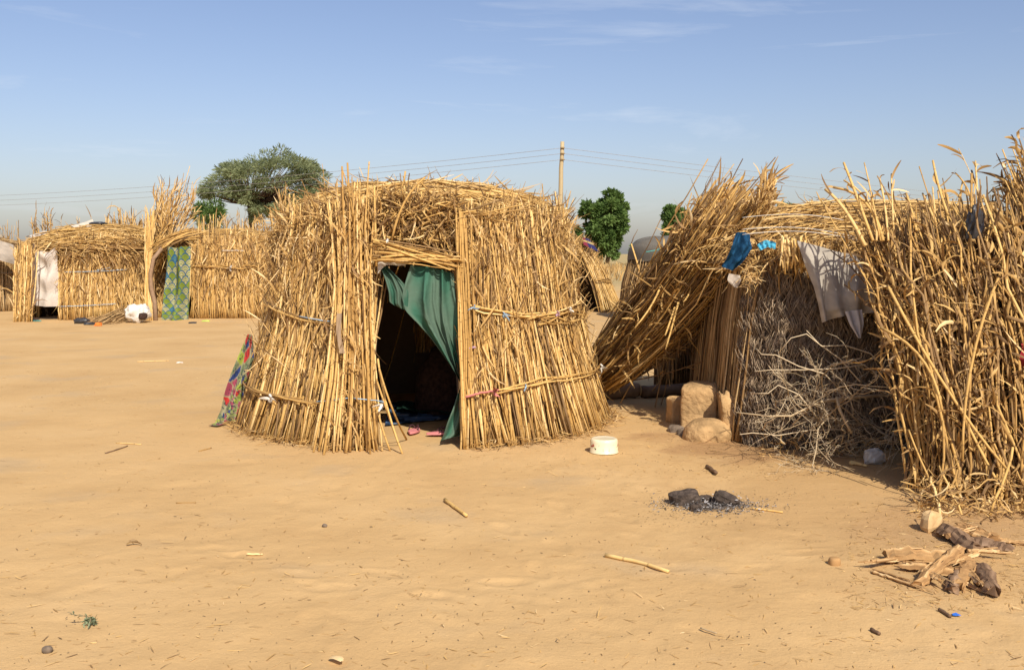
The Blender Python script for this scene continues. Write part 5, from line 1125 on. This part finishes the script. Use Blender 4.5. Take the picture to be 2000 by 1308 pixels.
# things at the foot of the left huts
c = G(262, 631); sk_ = thing('white_sack', 'half empty white sack lying at the straw hut foot', 'sack', c)
mb = MB(); sellips(mb, c + [0, .2, .21], (.24, .2, .20), .2, .75, .7, 40, 28, .34, 4.5, 71, tilt=.45); mb.build('sack_body', WHITERAG, sk_)
mb = MB(); sellips(mb, c + [.20, .05, .16], (.10, .10, .08), .2, .8, .8, 20, 14, .2, 3, 73); mb.build('dark_mouth', CHARRED, sk_)
hp = thing('stalk_heap', 'low heap of fallen stalks under the white sack', 'stalk heap', G(230, 628))
n = 70; a = np.stack([G(rng.uniform(170, 230), rng.uniform(624, 634)) + [0, 0, rng.uniform(.01, .06)] for _ in range(n)]); b = np.stack([G(rng.uniform(235, 285), rng.uniform(616, 628)) + [0, .2, rng.uniform(.08, .38)] for _ in range(n)])
stalk_parts(hp, bend(np.stack([a, (a + b) / 2 + rng.normal(0, .03, (n, 3)), b], 1), 5), taper(rng.uniform(.008, .014, n), 5, .7), rng.beta(2, 2.2, n), DULLSTRAW)
for pix, r_, m_, lb, nm in [((158, 632), (.16, .10, .075), BLACKPLASTIC, 'crumpled black plastic bag on the sand before the left huts', 'plastic_bag'), ((176, 634), (.12, .07, .04), BLACKPLASTIC, 'flatter end of black plastic beside the orange rag', 'plastic_scrap'), ((192, 636), (.08, .06, .04), ORANGE, 'small orange rag on the sand before the left huts', 'orange_rag'), ((376, 632), (.09, .04, .025), BLACKPLASTIC, 'small dark scrap on the sand below the scalloped cloth', 'dark_scrap'), ((401, 628), (.09, .05, .02), LIME, 'lime green scrap on the sand before the scalloped cloth hut', 'green_scrap'), ((350, 709), (.05, .03, .012), WHITERAG, 'white paper scrap on the middle left sand', 'paper_scrap')]:
    c = G(*pix); mb = MB(); sellips(mb, c + [0, 0, r_[2] * .7], r_, .2, .8, .8, 16, 10, .3, 4, int(pix[0])); o = mb.build(nm, m_, smooth=False, loc=c); setp(o, lb, 'scrap')
flipflop('flip_flop', 'teal flip-flop at the white sheet hut threshold', G(72, 628) + [0, 0, .01], 1.2, TEALRUBBER, DARKRUBBER, 1.1)

# ------------------------------------------------------------------ huts behind, in the middle
HD = np.array([1.25, 29.2]); SD = round_surface(HD[0], HD[1], [0, .6, 1.3, 1.7, 2.1], [1.85, 1.6, 1.25, .95, .55]); hd = thing('domed_hut', 'small domed straw hut seen behind the large hut right side', 'hut', (HD[0], HD[1], 0))
shell(hd, SD, [(42, 360 + 13)], -.05, 2.05, -.12, OLDSTRAW); wall(hd, SD, [(42, 120), (-120, 13)], [(42, 100), (-60, 13)], 1.9, 120, 1000, 500, 1500, rmin=.009, rmax=.015, leafw=(.012, .03), tmean=(2.2, 1.8))
roof(hd, HD[0], HD[1], 1.0, 1.62, .42, 0, 500, 900, rmin=.008, rmax=.014)
bar(hd, SD, [(math.radians(42), .85), (math.radians(70), .85), (math.radians(95), .82)], n=5, dr=.06, rad=.014, tint=.35, jit=.03)
mb = MB(); g, U, V = cloth_grid([[P(1138, 464, 28.7), P(1150, 466, 28.7)], [P(1140, 478, 28.4), P(1170, 492, 28.4)]], 14, 10, lambda U, V: .06 * vnoise(U * 4, V * 4, 2)); cc = np.where((U < .35)[..., None], [.20, .03, .05], [.03, .03, .10]); cc = np.where((np.abs(V - .4) < .12)[..., None], [.4, .3, .12], cc); add_grid(mb, g, cc); o = mb.build('roof_cloth', CLOTH, loc=P(1150, 475, 28.5)); setp(o, 'dark blue and red cloth on the small domed hut roof', 'cloth')
HE = np.array([4.25, 25.3]); SE = round_surface(HE[0], HE[1], [0, .9, 1.5], [1.62, 1.52, 1.34]); he = thing('tarp_hut', 'mat walled hut capped with grey tarpaulin behind the leaning sheaf', 'hut', (HE[0], HE[1], 0))
shell(he, SE, [(-180, 180)], -.05, 1.5, -.1, OLDSTRAW); wall(he, SE, [(-100, 60)], [(-95, 50)], 1.5, 60, 600, 0, 0, rmin=.007, rmax=.012, mat=DULLSTRAW, tmean=(1.8, 2.2), zvar=.03)
th = np.linspace(0, 2 * np.pi, 60); rr = np.linspace(.02, 1.0, 26); Tt, Rr = np.meshgrid(th, rr)
q = Rr ** 1; rad_ = 1.40 * np.sin(np.minimum(q, 1) * 1.62); z = 1.50 + .52 * (1 - q ** 3.2) - .22 * np.clip(q - .82, 0, 1) * 2 + .03 * np.sin(Tt * 7 + q * 5) * q + .05 * vnoise(Tt * 3, q * 6, 3) + .03 * np.sin(Tt * 15) * np.clip(q - .6, 0, 1)
mb = MB(); add_grid(mb, np.stack([HE[0] + rad_ * np.sin(Tt), HE[1] - rad_ * np.cos(Tt), z], -1), solid(Tt / 6, (.15, .135, .11), .2, 2, Rr)); mb.build('tarpaulin', CLOTH, he)
mb = MB(); t = np.linspace(0, 1, 12); tubes(mb, np.array([[P(1262 + 66 * q, 492 - 28 * q + 6 * math.sin(q * 3), 23.86 + .5 * q) for q in t]]), .012, 5, .5); mb.build('rope', TEALRUBBER, he)
mb = MB(); tubes(mb, np.array([[P(1254, 552, 23.0), P(1245, 515, 23.0), P(1233, 476, 23.0)]]), np.array([[.02, .018, .016]]), 6, .7); tubes(mb, np.array([[P(1233, 476, 23.0), P(1238, 462, 23.0), P(1246, 448, 23.0)]]), np.array([[.012, .009, .005]]), 5, .1); mb.build('leaning_pole', STRAW, he)

# ------------------------------------------------------------------ utility pole and wires
def pole(name, label, top, lean=0):
    base = np.array([top[0] + lean, top[1], 0]); root = thing(name, label, 'utility pole', base)
    mb = MB(); t = np.linspace(0, 1, 12)[:, None]; p = (base + (top - base) * t)[None]; p = p + rng.normal(0, .012, p.shape); tubes(mb, p, np.linspace(.13, .085, 12)[None], 10, .6, vt=rng.normal(0, .1, (1, 1, 10))); mb.build('shaft', POLEW, root)
    for dz in (.28, .52, .78):
        mb = MB(); q = top - [0, 0, dz]; tubes(mb, np.array([[q + [-.09, -.1, 0], q + [.0, -.12, .02], q + [.09, -.1, 0]]]), .035, 6, .2); mb.build('insulator', POLEW, root)
    return [top + [0, -.12, -dz] for dz in (.28, .52, .78)]
W0 = pole('utility_pole', 'bare wooden utility pole rising behind the large hut', P(1098.5, 277, 45), -.18)
WL = [P(-420, v_, 82) for v_ in (388, 397, 406)]; WR = [P(2500, v_, 120) for v_ in (432, 440, 448)]
for nm, ends, side in (('left', WL, -1), ('right', WR, 1)):
    for k in range(3):
        t = np.linspace(0, 1, 40)[:, None]; p = W0[k] + (ends[k] - W0[k]) * t; p[:, 2] -= (1.3 if side < 0 else .9) * 4 * (t * (1 - t))[:, 0] * (.55)
        mb = MB(); tubes(mb, p[None], np.full((1, 40), .009), 5, .5); o = mb.build('power_wire', WIREM, loc=W0[k])
        setp(o, ['top', 'middle', 'lowest'][k] + ' power wire running ' + nm + ' from the utility pole', 'wire', 'power wires')

# ------------------------------------------------------------------ trees
def tree(name, label, base, clumps, crad, nleaf, lsize, mat, trunk_r, fork, barkmat=BARK, flat=.7, out=.6, group=None, cat='tree', asp=.28):
    """clumps (M,3): centres of leaf masses"""
    root = thing(name, label, cat, base, group); M = len(clumps); cen = clumps.mean(0)
    mb = MB(); K = 6; f = np.asarray(fork, float)
    tubes(mb, bend(np.array([[base, (base + f) / 2 + [trunk_r, 0, 0], f]]), K), np.linspace(trunk_r * 1.25, trunk_r * .8, K)[None], 9, .35)
    mb.build('trunk', barkmat, root)
    mb = MB(); m = (f + clumps) / 2 + np.c_[rng.normal(0, .15, (M, 2)), -.12 * np.abs(rng.normal(1, .3, M))]
    tubes(mb, bend(np.stack([np.repeat(f[None], M, 0), m, clumps], 1), 6), np.linspace(trunk_r * .32, trunk_r * .06, 6)[None] * np.ones((M, 1)), 5, .3); mb.build('limbs', barkmat, root)
    mb = MB(); i = rng.integers(0, M, nleaf); r = rng.normal(0, 1, (nleaf, 3)); r = nrm(r) * rng.uniform(.2, 1.0, (nleaf, 1)) ** .6 * np.asarray(crad)[i][:, None] * [1, 1, flat]
    p0 = clumps[i] + r; d = nrm(r) + nrm(p0 - cen) * out + rng.normal(0, .45, (nleaf, 3)); ct = rng.normal(.5, .16, M)
    L_ = rng.uniform(.6, 1.4, nleaf) * lsize
    pth = leafpaths(p0, d, L_, 3, .12, .15); ribbons(mb, pth, (L_ * asp)[:, None] * np.array([[.6, 1, .3]]), nrm(rng.normal(0, 1, (nleaf, 3)) + [0, 0, .9]), np.clip(ct[i] + rng.normal(0, .2, nleaf), 0, 1), rng.normal(0, .5, nleaf), .15)
    mb.build('crown', mat, root, 'stuff')
# flat-topped acacia
Ya = 60.0
cl = []
while len(cl) < 150:
    u_ = rng.uniform(402, 632); q = (u_ - 516) / 116
    vt = 296 + 6 * math.sin(u_ * .09) + 58 * abs(q) ** 2.6 + (18 if u_ < 430 else 0); vb = 422 - 52 * abs(q) ** 2.5 + 8 * math.sin(u_ * .13)
    if vb < vt + 4: continue
    v_ = rng.uniform(vt, vb); dep = math.sqrt(max(0, 1 - q * q)) * 3.2
    if math.hypot((u_ - 455) / 30, (v_ - 400) / 22) < .8: continue
    cl.append(P(u_, v_, Ya + rng.uniform(-dep, dep)))
cl = np.array(cl)
tree('acacia_tree', 'broad flat crowned acacia with olive foliage behind the left huts', P(487, 495, Ya) * [1, 1, 0], cl, rng.uniform(.35, .62, 150), 21000, .21, ACACIA, .18, P(487, 398, Ya), flat=.55, out=.9, asp=.22)
cl = np.stack([P(rng.uniform(388, 426), rng.uniform(398, 440), 58 + rng.normal(0, .6)) for _ in range(14)]); tree('shrub_tree', 'small dark green tree low to the left of the acacia', P(402, 495, 58) * [1, 1, 0], cl, np.full(14, .4), 2600, .2, NEEM, .08, P(402, 440, 58), group=None)
def neem(label, u0, v0, ru, rv, Y, M, nl, cr=.95, vb=None):
    cl = []
    while len(cl) < M:
        a = rng.uniform(-1, 1, 3)
        if np.linalg.norm(a) > 1: continue
        a = a / max(np.linalg.norm(a), .2) * rng.uniform(.5, 1.08) if rng.uniform() < .6 else a * .85
        px = u0 + a[0] * ru * (.86 + .14 * a[2]); cl.append(P(px, v0 - a[2] * rv, Y + a[1] * ru * Y / 2000))
    tree('neem_tree', label, P(u0, 495, Y) * [1, 1, 0], np.array(cl), rng.uniform(.45, 1.1, M) * cr, nl, .55, NEEM, .28, P(u0, v0 + rv * .75, Y), flat=.85, out=.25, asp=.42, group='green trees on the horizon')
neem('dense tall green tree between the large hut and the tarpaulin hut', 1184, 440, 47, 60, 150, 100, 22000, .8)
neem('green tree behind the tarpaulin hut, partly hidden by the sheaf', 1318, 446, 32, 42, 150, 36, 9000, .75)
neem('low green tree top left of the tall dense tree', 1126, 474, 12, 32, 150, 14, 2800, .5)
neem('green tree top peeping over the low hut roof', 1538, 444, 30, 43, 150, 34, 8000, .65)
neem('dark green tree glimpsed through the big stack tips', 1830, 452, 28, 38, 150, 28, 6500, .65)
neem('low green bush beyond the tarpaulin hut edge', 1244, 490, 9, 12, 140, 8, 1500, .5)
# dry grass and a far plastered wall stub
mb = MB(); n = 5000; x = rng.uniform(4, 26, n); y = rng.uniform(58, 130, n); k = vnoise(x * .3, y * .12, 7) > .02; x, y = x[k], y[k]; n = len(x)
add_leaves(mb, np.stack([x, y, 0 * x], -1), np.stack([rng.normal(0, .25, n), rng.normal(0, .25, n), 0 * x + 1], -1), rng.uniform(.3, .9, n), rng.uniform(.03, .07, n), .06, .1, 4, rng.beta(2, 2, n)); o = mb.build('dry_grass', LEAF, kind='stuff'); setp(o, 'dry yellow grass in the field behind the huts', 'grass')

# ------------------------------------------------------------------ litter on the sand
def litter(n, mat, name, label, L, W_, tints, zones, K=3, flat=.06):
    mb = MB(); out = []
    for f, fn in zones: out.append(np.stack([fn() for _ in range(int(n * f))]))
    p = np.concatenate(out); m = len(p); p[:, 2] = H(p[:, 0], p[:, 1]) + rng.uniform(.001, .006, m)
    add_leaves(mb, p, np.stack([rng.normal(0, 1, m), rng.normal(0, 1, m), rng.normal(0.02, flat, m)], -1), rng.uniform(*L, m) * rng.uniform(.3, 1, m), rng.uniform(*W_, m), 0, .08, K, rng.beta(*tints, m), face=np.repeat(np.array([[0, 0, 1.]]), m, 0), twist=.6)
    o = mb.build(name, mat, kind='stuff'); setp(o, label, 'litter')
def vis(u0, u1, v0, v1): return lambda: G(rng.uniform(u0, u1), rng.uniform(v0, v1))
def mid(): 
    return np.array([rng.normal(1.9, .9), rng.uniform(7.2, 10.2), 0])
litter(6500, LEAF, 'straw_litter', 'scattered bits of straw and chaff on the sand', (.012, .085), (.002, .006), (2.4, 1.8), [(.42, vis(-60, 2060, 640, 1308)), (.20, vis(0, 700, 630, 800)), (.22, mid), (.16, vis(1650, 2040, 985, 1190))])
litter(1900, BLACKSPECK, 'dark_crumbs', 'tiny dark crumbs of dung and charcoal on the sand', (.005, .020), (.003, .007), (1.6, 2.4), [(.55, vis(-60, 2060, 700, 1308)), (.3, mid), (.15, vis(1250, 1560, 950, 1030))], flat=.2)
